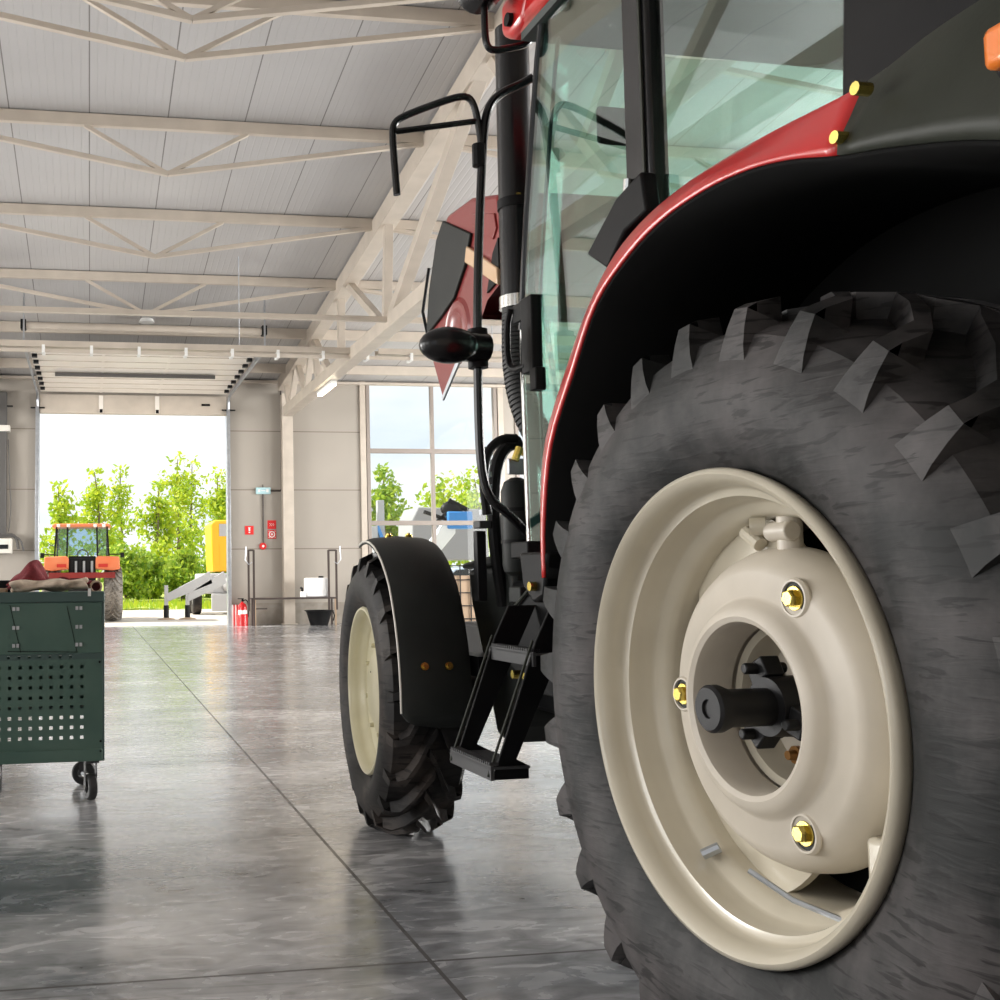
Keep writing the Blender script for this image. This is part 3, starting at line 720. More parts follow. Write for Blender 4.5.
def rear_tyre(mtx=None):
    mb = MB(mtx); mb.lug0 = radians(4.7)
    tyre(mb, .872, (0, 0, HZ), .492, .50, .02, 26, .055, .052, .36)
    return mb
def front_tyre(mtx):
    mb = MB(mtx); mb.lug0 = radians(3)
    tyre(mb, .632, (0, 0, .612), .362, .285, .012, 20, .045, .040, .42)
    return mb
MIR = Matrix.Translation((1.9, 0, 0)) @ Matrix.Scale(-1, 4, (1, 0, 0))
rt = rear_tyre().build('rear_tyre', 'rubber', TR, angle=28); rt['label'] = 'big lugged left rear tyre in the foreground'
rear_tyre(MIR).build('rear_tyre', 'rubber', TR, angle=28)
# rim, lathe around x
def lathe_at(prof, n=96, mtx=None, hub=HZ, closed=False):
    return MB(mtx).lathe(prof, n, 'x', (0, 0, hub), closed=closed)
rimprof = [(.030, .500), (.004, .507), (-.006, .503), (-.010, .494), (-.004, .484), (.012, .474), (.030, .469), (.050, .467), (.056, .460), (.060, .448), (.085, .442), (.115, .440), (.125, .432), (.135, .415), (.16, .405),
           (.26, .400), (.34, .400), (.40, .425), (.47, .44), (.52, .47), (.53, .50), (.525, .506), (.50, .50), (.44, .46), (.34, .425), (.16, .43), (.06, .475)]
rim = lathe_at(rimprof, 128, closed=True).build('rear_rim', 'cream', TR, angle=50); rim['label'] = 'cream painted steel rim of the big rear wheel'
lathe_at(rimprof, 64, MIR, closed=True).build('rear_rim', 'cream', TR, angle=50)
# backing plate with rounded lobes that carry the rim
bp = MB(); n = 96; outer = []; inner = []
for i in range(n):
    a = 2 * pi * i / n
    k = cos(3 * (a - radians(30)))
    ro = .335 + .075 * max(0, min(1, .5 + 1.3 * k))
    outer.append(ro)
for x in (.175, .19):
    pass
ringA = [bp.v((.175, .30 * sin(2 * pi * i / n), HZ + .30 * cos(2 * pi * i / n))) for i in range(n)]
ringB = [bp.v((.185, outer[i] * sin(2 * pi * i / n), HZ + outer[i] * cos(2 * pi * i / n))) for i in range(n)]
ringC = [bp.v((.205, outer[i] * sin(2 * pi * i / n), HZ + outer[i] * cos(2 * pi * i / n))) for i in range(n)]
ringD = [bp.v((.195, .30 * sin(2 * pi * i / n), HZ + .30 * cos(2 * pi * i / n))) for i in range(n)]
for A, B in ((ringA, ringB), (ringB, ringC), (ringC, ringD), (ringD, ringA)):
    for i in range(n): bp.f([A[i], A[(i + 1) % n], B[(i + 1) % n], B[i]])
bp.build('rim_bracket', 'cream', rim, angle=50)
# disc
disc = MB().lathe([(.195, .34), (.165, .338), (.135, .325), (.110, .305), (.100, .285), (.096, .235), (.088, .226), (.074, .218), (.064, .205), (.060, .192), (.066, .181), (.080, .176), (.16, .176), (.165, .185), (.30, .19), (.31, .30), (.205, .34)], 96, 'x', (0, 0, HZ), closed=True)
disc.build('wheel_disc', 'cream_disc', rim, angle=40)
# pockets with painted recess shade + bolts
def boss(ang, r, x):
    a = radians(ang); return (x, r * sin(a), HZ + r * cos(a))
for ang in (90, -30, 210):
    c = boss(ang, .268, .099)
    e_ = MB(); e_.m = Matrix.Translation(c) @ Matrix.Rotation(-radians(ang), 4, 'X')
    # raised lip of the pocket
    e_.lathe([(.0, .042), (-.006, .038), (-.006, .034), (.004, .032), (.004, .042)], 24, 'x', closed=True)
    e_.build('bolt_pocket', 'cream_disc', rim)
    q = MB(Matrix.Translation(c)); q.lathe([(-.001, .0005), (-.001, .033)], 20, 'x'); q.build('pocket_floor', 'charcoal', rim)  # dark disc: the depth shade of the pocket put into colour
    h = MB(Matrix.Translation(c) @ Matrix.Rotation(.3, 4, 'X'))
    h.lathe([(-.004, .0005), (-.004, .024), (-.002, .025), (.0, .025)], 20, 'x'); h.lathe([(-.020, .0005), (-.020, .015), (-.017, .018), (-.004, .018)], 6, 'x')
    h.build('bolt', 'brass', rim, angle=20)
MB().lathe([(.33, .18), (.33, .40), (.345, .40), (.345, .18)], 48, 'x', (0, 0, HZ), closed=True).build('brake_cover', 'liner', rim)  # dark disc added to stop light showing through the rim
# inner plate, hub and shaft
MB().lathe([(.24, .02), (.24, .178), (.26, .185), (.26, .02)], 64, 'x', (0, 0, HZ), closed=True).build('hub_plate', 'cream_disc', rim)
MB().lathe([(.17, .176), (.175, .160), (.20, .155), (.22, .155), (.24, .15), (.24, .18)], 64, 'x', (0, 0, HZ), closed=True).build('hub_ring', 'cream', rim)
for i in range(8):
    a = 2 * pi * i / 8 + .35
    c = (.235, .125 * sin(a), HZ + .125 * cos(a))
    MB(Matrix.Translation(c)).lathe([(-.03, .0005), (-.03, .010), (-.012, .012), (-.012, .02), (0, .02)], 12, 'x').build('wheel_nut', mat('rusty_zinc', (.35, .18, .06), .4, .8) if i == 0 else bpy.data.materials['rusty_zinc'], rim)
ax = MB(); ax.lathe([(-.012, .0005), (-.012, .018), (-.018, .02), (-.018, .044), (-.012, .050), (.006, .050), (.03, .040), (.12, .040), (.12, .062), (.21, .066), (.24, .07), (.30, .07)], 32, 'x', (0, 0, HZ)); ax.build('axle_shaft', 'dark_metal', rim, angle=35)
for a in (.5, 2.4, 4.4):
    cl = MB()
    cl.bar((.15, .06 * sin(a), HZ + .06 * cos(a)), (.15, .105 * sin(a), HZ + .105 * cos(a)), .06, .045, up=(1, 0, 0))
    cl.cyl((.10, .088 * sin(a), HZ + .088 * cos(a)), (.2, .088 * sin(a), HZ + .088 * cos(a)), .013, 8)
    cl.build('hub_clamp', 'dark_metal', rim, bevel=.004)
# valve and clamp lugs inside the rim
MB().cyl((.16, .05, HZ + .345), (.16, .10, HZ + .375), .016, 10).cyl((.135, .05, HZ + .385), (.16, .03, HZ + .385), .02, 12).build('rim_clamp', 'cream', rim)
MB().cyl((.18, -.02, HZ + .33), (.18, -.02, HZ + .405), .026, 16).cyl((.165, .02, HZ + .372), (.165, -.05, HZ + .372), .022, 14).build('rim_clamp', 'cream_disc', rim, bevel=.003)
MB().box((.13, -.335, HZ - .30), (.22, -.255, HZ - .21)).build('rim_clamp', 'cream', rim, bevel=.012)
MB().tube([(.05, -.02, HZ - .33), (.09, -.10, HZ - .37), (.14, -.2, HZ - .39)], .006, 6).build('valve_tube', 'galv', rim)
MB().cyl((.10, .22, HZ - .36), (.13, .2, HZ - .34), .012, 8).build('valve_stem', 'galv', rim)

# ---- rear fender
L = [(.816, 1.115), (.806, 1.28), (.749, 1.489), (.607, 1.67), (.471, 1.825), (.304, 1.905), (.153, 1.943), (-.011, 1.953), (-.154, 1.942), (-.279, 1.915), (-.409, 1.872), (-.546, 1.834), (-.737, 1.767), (-.95, 1.65), (-1.08, 1.48)]
Tt = [(.93, 1.115), (.965, 1.32), (.92, 1.526), (.78, 1.709), (.656, 1.842), (.525, 1.945), (.372, 2.003), (.19, 2.030), (.02, 2.034), (-.15, 2.028), (-.41, 2.012), (-.58, 2.03), (-.80, 2.02), (-1.0, 1.92), (-1.22, 1.70)]
def smooth_list(P, k=4):
    out = []
    for i in range(len(P) - 1):
        p0, p1, p2, p3 = P[max(i - 1, 0)], P[i], P[i + 1], P[min(i + 2, len(P) - 1)]
        for j in range(k):
            t = j / k
            out.append(tuple(.5 * (2 * b + (c - a) * t + (2 * a - 5 * b + 4 * c - d_) * t * t + (3 * b - a - 3 * c + d_) * t ** 3) for a, b, c, d_ in zip(p0, p1, p2, p3)))
    return out + [P[-1]]
L = smooth_list(L); Tt = smooth_list(Tt)
def fender_strip(i0, i1, grow=0):
    rows = []
    for i in range(i0, i1):
        (ly, lz), (ty, tz) = L[i], Tt[i]
        my, mz = (ly * .5 + ty * .5), (lz * .5 + tz * .5)
        rows.append([(.02, ly, lz), (.022, ly * .85 + ty * .15, lz * .85 + tz * .15), (.05, my, mz), (.075, ly * .15 + ty * .85, lz * .15 + tz * .85), (.09, ty, tz), (.30, ty - .01, tz + .01), (.52, ty - .02, tz + .01)])
    return rows
fr_ = MB().grid(fender_strip(0, 41)).build('rear_fender', 'red', TR, solid=.008, angle=40)
fe_ = MB().grid(fender_strip(40, 57)).build('fender_extension', 'ext_grey', TR, solid=.012, angle=40)
for (y, z) in ((-.475, 1.965), (-.42, 1.90)):
    MB().cyl((.0, y, z), (.03, y, z), .012, 10).build('bolt', 'brass', fe_)
# black liner inside the arch
MB().grid([[(.022, y, z - .004), (.3, y * 1.01, z + .004), (.62, y * 1.01, z + .0)] for (y, z) in L]).build('arch_liner', 'liner', TR, solid=.01)
MB().prism([(.86, 1.1)] + [(y * 1.02, z + .02) for y, z in L] + [(-1.0, 1.0), (-.5, .95), (.5, .95)], .60, .63).build('arch_wall', 'liner', TR)
MB().prism([(.80, 1.19), (.99, 1.19), (.97, 1.09), (.90, 1.04), (.83, 1.06)], .02, .14).build('fender_tip', 'black', TR, bevel=.01)
MB().cyl((.0, .88, 1.09), (.03, .88, 1.09), .014, 10).build('bolt', 'brass', TR)
# indicator
ind = MB().box((-.02, -.86, 1.86), (.03, -.75, 1.925)).build('turn_signal', 'amber', TR, bevel=.012)
MB().box((.032, -.83, 1.84), (.07, -.72, 1.93)).build('housing', 'black', ind, bevel=.01)
# rear body side panel above the fender
MB().prism([(-.10, 1.99), (-.185, 3.08), (-.75, 3.08), (-.85, 1.9), (-.5, 1.96)], .28, .34).build('rear_pillar_panel', 'black', TR, bevel=.01)

# ---- cab
CX = .95
def mx(x): return 2 * CX - x
AL = [(1.29, 3.06), (1.333, 2.919), (1.388, 2.691), (1.444, 2.446), (1.482, 2.25), (1.523, 2.005), (1.525, 1.84), (1.511, 1.16)]       # front edge of the door glass
gd = [(.70, 3.08)] + AL + [(1.0, 1.18), (.98, 1.5), (.86, 1.72), (.70, 1.86)]
MB().prism(gd, .295, .300).build('door_glass', 'glass_cab', TR, smooth=False)
MB().prism([(-.17, 2.0), (.62, 1.95), (.62, 3.08), (-.17, 3.08)], .295, .300).build('side_window', 'glass_cab', TR, smooth=False)
MB().prism([(.70, 3.08)] + AL + [(1.0, 1.22), (.70, 1.6)], mx(.300), mx(.295)).build('door_glass', 'glass_cab', TR, smooth=False)
MB().prism([(-.17, 2.0), (.62, 1.95), (.62, 3.08), (-.17, 3.08)], mx(.300), mx(.295)).build('side_window', 'glass_cab', TR, smooth=False)
rows = []
for (y, z) in AL:
    rows.append([(.30 + (1.3) * k / 12, y + .20 * sin(pi * k / 12) ** .7 + .005, z) for k in range(13)])
MB().grid(rows).build('windscreen', 'glass_cab', TR, solid=.005, angle=60)
MB().prism([(.34, 2.0), (mx(.34), 2.0), (mx(.34), 2.95), (.34, 2.95)], -.62, -.615, 'xz').build('rear_window', 'glass_cab', TR, smooth=False)
# pillars
MB().prism([(.605, 1.90), (.60, 3.07), (.735, 3.07), (.745, 1.86)], .27, .33).build('pillar', 'black_gloss', TR, bevel=.012)
MB().box((.262, .625, 1.93), (.268, .634, 3.0)).build('pillar_trim', 'ext_grey', TR)
MB().prism([(.60, 1.86), (.60, 3.0), (.72, 3.0), (.72, 1.86)], mx(.33), mx(.27)).build('pillar', 'black_gloss', TR, bevel=.012)
MB().tube([(.30, .72, 3.085), (.30, 1.10, 3.07)] + [(.30, y, z) for y, z in AL[:6]], .014, 10).build('door_frame', 'black_gloss', TR)
MB().tube([(.30, y, z) for y, z in AL[5:]], .009, 10).build('door_frame', 'chrome', TR)
MB().tube([(.40, y + .075, z) for y, z in AL], .008, 8).build('seal', mat('teal_seal', (.01, .05, .055), .3), TR)
MB().tube([(mx(.29), y + .01, z) for y, z in AL], .03, 10).build('door_frame', 'black_gloss', TR)
MB().prism([(-.62, 1.9), (-.62, 3.08), (-.52, 3.08), (-.52, 1.9)], mx(.34), mx(.28)).build('pillar', 'black_gloss', TR)
# roof
rp = MB().prism([(-.75, 3.06), (-.8, 3.16), (-.7, 3.3), (1.3, 3.32), (1.56, 3.24), (1.60, 3.15), (1.52, 3.09)], .285, mx(.285)).build('cab_roof', 'red', TR, bevel=.04, seg=3)
MB().box((.28, -.6, 3.03), (mx(.28), 1.42, 3.06)).build('headliner', 'liner_grey', TR)
MB().prism([(1.30, 3.28), (1.60, 3.26), (1.60, 3.13), (1.52, 3.09), (1.40, 3.10)], .28, .42).build('roof_corner', 'red', TR, bevel=.03, seg=3)
MB().cyl((.262, 1.50, 3.15), (.29, 1.50, 3.15), .024, 16).build('roof_bolt', 'black', TR)
# interior
MB().box((.66, -.6, .95), (mx(.66), 1.5, 1.2)).build('cab_floor', 'black', TR)
MB().prism([(1.50, 1.2), (1.56, 1.62), (1.35, 1.72), (1.2, 1.6), (1.25, 1.2)], .75, 1.25).build('dashboard', 'dash', TR, bevel=.03)
MB().lathe([(0, .19), (.012, .205), (.024, .19), (.012, .175)], 32, 'z', closed=True).build('steering_wheel', 'black', TR).matrix_local = Matrix.Translation((.95, 1.08, 1.85)) @ Matrix.Rotation(radians(35), 4, 'X')
MB().cyl((.95, 1.3, 1.5), (.95, 1.08, 1.85), .04, 12).build('steering_column', 'black', TR)
seat = MB().box((.70, .0, 1.45), (1.2, .52, 1.60)).build('seat', 'seat_cloth', TR, bevel=.05, seg=3)
MB().prism([(-.02, 1.55), (.12, 1.55), (.0, 2.25), (-.12, 2.22)], .72, 1.18).build('backrest', 'seat_cloth', seat, bevel=.05, seg=3)
MB().box((.8, .1, 1.2), (1.1, .42, 1.45)).build('seat_base', 'black', seat)
MB().box((.66, -.55, 1.2), (.74, .62, 1.98)).build('side_console', 'black', TR, bevel=.04)
MB().box((mx(.74), -.55, 1.2), (mx(.66), .62, 1.98)).build('side_console', 'black', TR, bevel=.04)
MB().bar((.95, 2.35 - .62, 2.80), (.95, 1.68, 2.95), .012, .02).bar((.95, 1.74, 2.0), (1.20, 1.70, 2.55), .02, .02).build('wiper', 'black', TR)
MB().box((.55, 1.38, 2.66), (.80, 1.41, 2.80)).build('interior_mirror', 'charcoal', TR, bevel=.02)
MB().tube([(.70, 1.39, 2.80), (.72, 1.37, 2.93)], .008, 6).build('mirror_arm', 'black', TR)
# hinge below the pillar
MB().prism([(.80, 2.02), (.92, 2.10), (.74, 2.21), (.60, 2.24), (.58, 2.12), (.70, 2.10)], .235, .285).build('door_hinge', 'black', TR, bevel=.008)
MB().cyl((.262, .735, 2.12), (.262, .715, 2.26), .012, 10).build('hinge_pin', 'chrome', TR)

# ---- grab rail, mirror frame, mirror and lamps (left front corner of the cab)
g1 = [(.36, 1.50, 2.94), (.318, 1.52, 2.917), (.239, 1.52, 2.88), (.187, 1.52, 2.82), (.169, 1.52, 2.717), (.151, 1.52, 2.475), (.130, 1.52, 2.107), (.124, 1.52, 1.745), (.127, 1.52, 1.495), (.158, 1.52, 1.389), (.234, 1.52, 1.336), (.315, 1.56, 1.27)]
MB().tube(g1, .016, 10, 2).build('grab_rail', 'black_gloss', TR)
g2 = [(.163, 1.52, 2.661), (.155, 1.52, 2.74), (.135, 1.52, 2.84), (.10, 1.52, 2.862), (.0, 1.52, 2.825), (-.135, 1.52, 2.765), (-.172, 1.52, 2.735), (-.176, 1.52, 2.68), (-.163, 1.52, 2.475)]
mf = MB().tube(g2, .013, 10, 2).build('mirror_frame', 'black_gloss', TR)
MB().tube([(-.172, 1.52, 2.705), (.145, 1.52, 2.768)], .011, 8).build('cross_bar', 'black_gloss', mf)
MB().cyl((.150, 1.52, 2.60), (.150, 1.52, 2.68), .024, 10).build('mirror_clamp', 'black', mf)
mm = MB().sphere((.0, 1.47, 1.928), .115, 12, (.95, .6, .56)).cyl((.06, 1.49, 1.932), (.15, 1.51, 1.93), .054, 14)
mo = mm.build('side_mirror', 'black_gloss', TR); MB().cyl((.128, 1.52, 1.86), (.128, 1.52, 2.0), .036, 14).build('mirror_mount', 'black', mo)
lb = MB().tube([(.177, 1.50, 3.22), (.177, 1.50, 3.075), (.187, 1.50, 3.035), (.215, 1.50, 3.028), (.31, 1.50, 3.052), (.35, 1.50, 3.07), (.362, 1.50, 3.13)], .013, 10, 2).build('lamp_bracket', 'black_gloss', TR)
MB().cyl((.17, 1.44, 3.27), (.17, 1.56, 3.27), .085, 20).cyl((.17, 1.40, 3.27), (.17, 1.44, 3.27), .07, 20).build('work_lamp', 'black_gloss', lb, bevel=.012)
# door latch assembly
lt = MB(); lt.box((.27, 1.38, 1.83), (.31, 1.47, 2.10)); lt.box((.28, 1.47, 2.03), (.31, 1.56, 2.10)); 
lt.tube([(.275, 1.56, 2.09), (.27, 1.585, 2.03), (.27, 1.585, 1.90), (.275, 1.55, 1.86), (.28, 1.45, 1.86)], .013, 8, 1); lt.box((.27, 1.36, 1.76), (.31, 1.41, 1.84))
lt.build('door_latch', 'black', TR, bevel=.005)
MB().box((.25, 1.42, 1.18), (.34, 1.56, 1.24)).build('rod_bracket', 'black', TR, bevel=.006)

# ---- exhaust
ex = MB().cyl((.555, 2.1, 2.26), (.560, 2.1, 3.45), .071, 28).build('exhaust_stack', 'black_gloss', TR)
MB().lathe([(2.235, .065), (2.235, .078), (2.285, .078), (2.285, .065)], 24, 'z', (.555, 2.1, 0), closed=True).build('clamp', 'chrome', ex)
MB().lathe([(2.66, .069), (2.66, .076), (2.70, .076), (2.70, .069)], 24, 'z', (.556, 2.1, 0), closed=True).build('clamp', 'black', ex)
MB().box((.53, 2.03, 2.67), (.60, 2.045, 2.71)).build('clamp_bolt', 'brass', ex)
hp = [(.55, 2.1, 2.25), (.54, 2.1, 2.1), (.535, 2.08, 1.95), (.55, 2.05, 1.8), (.60, 2.0, 1.65), (.66, 1.95, 1.5)]
hs = MB()
P = [Vector(p) for p in hp]
for _ in range(2):
    Q = [P[0]]
    for i in range(len(P) - 1): Q += [P[i] * .75 + P[i + 1] * .25, P[i] * .25 + P[i + 1] * .75]
    P = Q + [P[-1]]
R_ = []
hs.tube(P, .052, 16)
for i in range(len(P) - 1):
    for t in (0, .5):
        c = P[i].lerp(P[i + 1], t); dd = (P[i + 1] - P[i]).normalized()
        hs.cyl(c, c + dd * .012, .06, 16)
hs.build('air_hose', 'dark_rubber_seal', TR)
# ---- air tank and hoses
at = MB().lathe([(1.12, .001), (1.12, .035), (1.135, .052), (1.16, .058), (1.44, .058), (1.475, .045), (1.49, .02), (1.49, .001)], 28, 'z', (.365, 1.75, 0)).build('air_tank', 'charcoal', TR)
MB().lathe([(1.24, .058), (1.24, .062), (1.255, .062), (1.255, .058)], 28, 'z', (.365, 1.75, 0), closed=True).build('strap', 'black', at)
MB().lathe([(1.36, .058), (1.36, .062), (1.375, .062), (1.375, .058)], 28, 'z', (.365, 1.75, 0), closed=True).build('strap', 'black', at)
MB().box((.32, 1.71, 1.50), (.42, 1.73, 1.56)).build('tank_bracket', 'galv', at, bevel=.003)
MB().cyl((.34, 1.70, 1.55), (.36, 1.70, 1.60), .015, 8).cyl((.37, 1.70, 1.57), (.40, 1.70, 1.64), .01, 8).build('fitting', 'brass', at)
MB().tube([(.44, 1.9, 1.66), (.37, 1.9, 1.66), (.31, 1.9, 1.60), (.295, 1.9, 1.48), (.31, 1.9, 1.36)], .018, 10, 2).build('coolant_hose', 'black', TR)
MB().tube([(.50, 2.0, 1.66), (.43, 2.0, 1.64), (.385, 2.0, 1.54), (.375, 2.0, 1.3), (.42, 2.02, 1.0)], .026, 10, 2).build('coolant_hose', 'black', TR)
for i in range(6): MB().box((.30, 1.93, 1.36 + i * .05), (.345, 1.96, 1.38 + i * .05)).build('hose_clip', 'galv', TR)
MB().box((.305, 2.0, 1.02), (.345, 2.04, 1.30)).build('support_post', 'dark_metal', TR, bevel=.004)
MB().box((.31, 1.98, 1.31), (.36, 2.05, 1.34)).build('support_plate', 'tread_grey', TR, bevel=.004)
MB().tube([(.34, 1.62, 1.12), (.40, 1.62, 1.1), (.42, 1.62, 1.0)], .02, 8, 1).box((.30, 1.6, 1.02), (.46, 1.7, 1.08)).build('lower_fitting', 'charcoal', TR, bevel=.006)
# ---- fuel tank / plastic box between the wheels
tk = MB().prism([(2.40, 1.15), (1.95, 1.17), (1.90, .98), (1.88, .55), (2.02, .45), (2.13, .47), (2.24, .74), (2.37, 1.0)], .42, .72).build('fuel_tank', 'charcoal', TR, bevel=.03, seg=3)
MB().prism([(2.44, 1.15), (2.43, 1.175), (2.10, 1.205), (1.96, 1.20), (1.95, 1.165)], .41, .60).build('tank_lid', 'charcoal', tk, bevel=.012)
MB().box((.48, 1.1, .60), (.75, 1.92, 1.08)).build('battery_box', 'black', TR, bevel=.02)
MB().box((.42, 1.7, .9), (.60, 1.95, 1.10)).build('battery_cover', 'black', TR, bevel=.02)
# ---- ladder
lo = None
for (y0, y1) in ((1.385, 1.397), (1.075, 1.087)):
    r_ = MB().prism([(-.045, .50), (.075, .50), (.075, .54), (.035, .56), (.20, .90), (.26, 1.02), (.16, 1.02), (.11, .92)], y0, y1, 'xz')
    if lo is None: lo = r_.build('step_ladder', 'black', TR, bevel=.003)
    else: r_.build('rail', 'black', lo, bevel=.003)
for y in (1.391, 1.081):
    MB().tube([(-.058, y, .51), (.10, y, .92)], .0045, 8).build('rail_edge', 'ext_grey', lo)
for (x0, z) in ((-.055, .545), (.092, .885)):
    t_ = MB().box((x0, 1.065, z - .045), (x0 + .012, 1.405, z)).box((x0, 1.065, z - .012), (x0 + .13, 1.405, z - .004)).build('tread', 'tread_grey', lo, bevel=.002)
    for i in range(20):
        MB().box((x0 + .0, 1.075 + i * .0165, z - .002), (x0 + .03, 1.083 + i * .0165, z + .009)).build('tread_tooth', 'tread_grey', t_)
for yy in (1.17, 1.26): MB().cyl((.11, yy, .80), (.14, yy, .80), .014, 10).build('bolt', 'brass', lo)
MB().prism([(1.05, .72), (1.05, 1.06), (1.2, 1.12), (1.33, 1.12), (1.66, .96), (1.66, .82), (1.4, .72)], .26, .30).build('side_plate', 'black', TR, bevel=.004)
MB().tube([(.25, 1.66, .86), (.25, 1.64, .96), (.25, 1.30, 1.13)], .006, 8).build('hand_rod', 'ext_grey', TR)
MB().tube([(.22, 1.09, .88), (.22, 1.06, .98), (.22, 1.0, 1.04)], .006, 8).build('hand_rod', 'ext_grey', TR)
MB().prism([(.88, .60), (.84, .78), (.90, .9), (1.05, .95), (1.08, .60)], .20, .24).build('side_plate', 'black', TR, bevel=.01)
for (x, y, z) in ((.19, .99, .84), (.25, .98, 1.10)):
    MB().cyl((x, y, z), (x + .03, y, z), .013, 10).build('bolt', 'brass', TR)

# ---- bonnet standing open
bo = [(2.455, 2.833), (2.16, 2.745), (2.10, 2.55), (2.12, 2.36), (2.282, 2.318), (2.401, 2.212), (2.584, 2.123), (2.852, 1.957), (3.017, 2.226), (3.038, 2.358), (2.969, 2.545), (2.843, 2.76), (2.743, 2.851)]
hb = MB()
# curved shell: outline scaled a little towards the middle line
def bonnet_rows():
    rows = []
    for k, (x, s_) in enumerate(((.500, .985), (.512, 1.0), (.53, 1.01), (.60, 1.03), (.8, 1.05), (1.1, 1.05), (1.3, 1.03), (1.385, 1.0), (1.40, .985))):
        cy, cz = 2.58, 2.42
        P_ = [(cy + (p[0] - cy) * s_, cz + (p[1] - cz) * s_) for p in bo]
        if .51 < x < 1.39:
            P_[6] = (P_[6][0], max(P_[6][1], 2.40)); P_[7] = (P_[7][0], max(P_[7][1], 2.38)); P_[5] = (P_[5][0], max(P_[5][1], 2.42)); P_[4] = (P_[4][0], 2.44); P_[8] = (P_[8][0], max(P_[8][1], 2.42)); P_[9] = (P_[9][0], max(P_[9][1], 2.44))
        rows.append([(x,) + q for q in P_])
    return rows
V = [[hb.v(p) for p in r] for r in bonnet_rows()]
for A, B in zip(V, V[1:]):
    for j in range(len(A)):
        if j in (3, 4, 5, 6): continue          # underside open
        hb.f([A[j], A[(j + 1) % len(A)], B[(j + 1) % len(A)], B[j]])
hb.f(V[0]); hb.f(V[-1][::-1])
bn = hb.build('bonnet', 'dull_red', TR, bevel=.012, angle=35)
MB().prism([(2.77, 2.83), (2.43, 2.66), (2.50, 2.54), (2.65, 2.42), (2.83, 2.37), (3.03, 2.33), (2.975, 2.545), (2.86, 2.765)], .485, .505).build('side_grille', 'charcoal', bn, bevel=.005)
MB().prism([(2.47, 2.615), (2.14, 2.42), (2.14, 2.345), (2.495, 2.545)], .480, .503).build('headlamp', mat('headlamp_lens', (.75, .5, .3), .15, coat=.6), bn, bevel=.006)
MB().prism([(2.43, 2.75), (2.18, 2.67), (2.16, 2.60), (2.20, 2.56), (2.42, 2.69)], .492, .502).build('bonnet_crease', 'dull_red', bn, bevel=.004)
# bulge with round pressing low on the side
MB().lathe([(-.0, .16), (-.012, .14), (-.006, .12), (-.014, .09), (-.004, .07), (-.01, .0005)], 28, 'x', (.501, 2.64, 2.26)).build('bonnet_pressing', 'dull_red', bn)
MB().prism([(2.84, 1.985), (2.62, 2.14), (2.56, 2.14), (2.83, 1.965)], .49, .499).build('bonnet_edge', 'galv', bn)
MB().prism([(2.27, 2.345), (2.14, 2.37), (2.14, 2.55), (2.20, 2.50)], .49, .503).build('bonnet_slot', 'black', bn)
MB().tube([(2.9 * 0 + .49, 3.02, 2.33), (.475, 3.04, 2.45), (.48, 2.95, 2.65)], .008, 6).build('bonnet_seal', 'black', bn)
MB().cyl((.9, 2.35, 1.4), (.9, 2.55, 2.3), .014, 8).build('bonnet_strut', 'chrome', TR)

# ---- chassis, engine, axles
MB().box((.72, 1.3, .95), (1.18, 2.75, 1.42)).build('engine_block', 'dark_metal', TR, bevel=.03)
MB().box((.76, .2, .5), (1.14, 3.35, .88)).build('chassis', 'dark_metal', TR, bevel=.02)
MB().cyl((.30, 0, HZ), (1.6, 0, HZ), .11, 20).box((.7, -.4, .55), (1.2, .4, 1.15)).build('rear_axle', 'dark_metal', TR, bevel=.02)
MB().cyl((.25, 2.67, .60), (1.65, 2.67, .60), .075, 16).build('front_axle', 'dark_metal', TR)

# ---- front wheel (turned slightly)
FM = Matrix.Translation((.024, 2.666, 0)) @ Matrix.Rotation(-.0911, 4, 'Z')
ft = front_tyre(FM).build('front_tyre', 'rubber_front', TR, angle=28); ft['label'] = 'smaller lugged left front tyre'
FMR = Matrix.Translation((1.9 - .024, 2.666, 0)) @ Matrix.Rotation(-.0911, 4, 'Z') @ Matrix.Scale(-1, 4, (1, 0, 0))
front_tyre(FMR).build('front_tyre', 'rubber_front', TR, angle=28)
fprof = [(.03, .368), (.004, .374), (-.006, .368), (-.006, .360), (.006, .350), (.03, .344), (.05, .338), (.06, .325), (.075, .318), (.085, .29), (.075, .22), (.055, .17), (.045, .15), (.045, .001), (.09, .001), (.10, .22), (.12, .32), (.31, .33), (.34, .37), (.32, .372)]
for k_, fm in enumerate((FM, FMR)):
    fr2 = MB(fm).lathe(fprof, 80, 'x', (0, 0, .612), closed=True).build('front_rim', 'front_cream', TR, angle=40)
    if k_ == 0:
        for i in range(8):
            a = 2 * pi * (i + .3) / 8
            MB(fm @ Matrix.Translation((.05, .2 * sin(a), .612 + .2 * cos(a)))).lathe([(-.006, .0005), (-.006, .009), (.012, .011)], 8, 'x').build('wheel_nut', 'front_cream', fr2)
        for (yy, zz) in ((-.265, .65), (-.262, .56)):
            MB(fm @ Matrix.Translation((.07, yy, zz))).lathe([(-.03, .0005), (-.03, .012), (-.012, .013), (-.012, .02), (.01, .02)], 12, 'x').build('bolt', 'brass', fr2)
        MB(fm).cyl((.07, .02, .70), (.05, .07, .685), .008, 8).lathe([(-.006, .010), (-.006, .022), (.006, .022), (.006, .010)], 14, 'x', (.07, -.005, .705), closed=True).build('valve_stem', 'black', fr2)
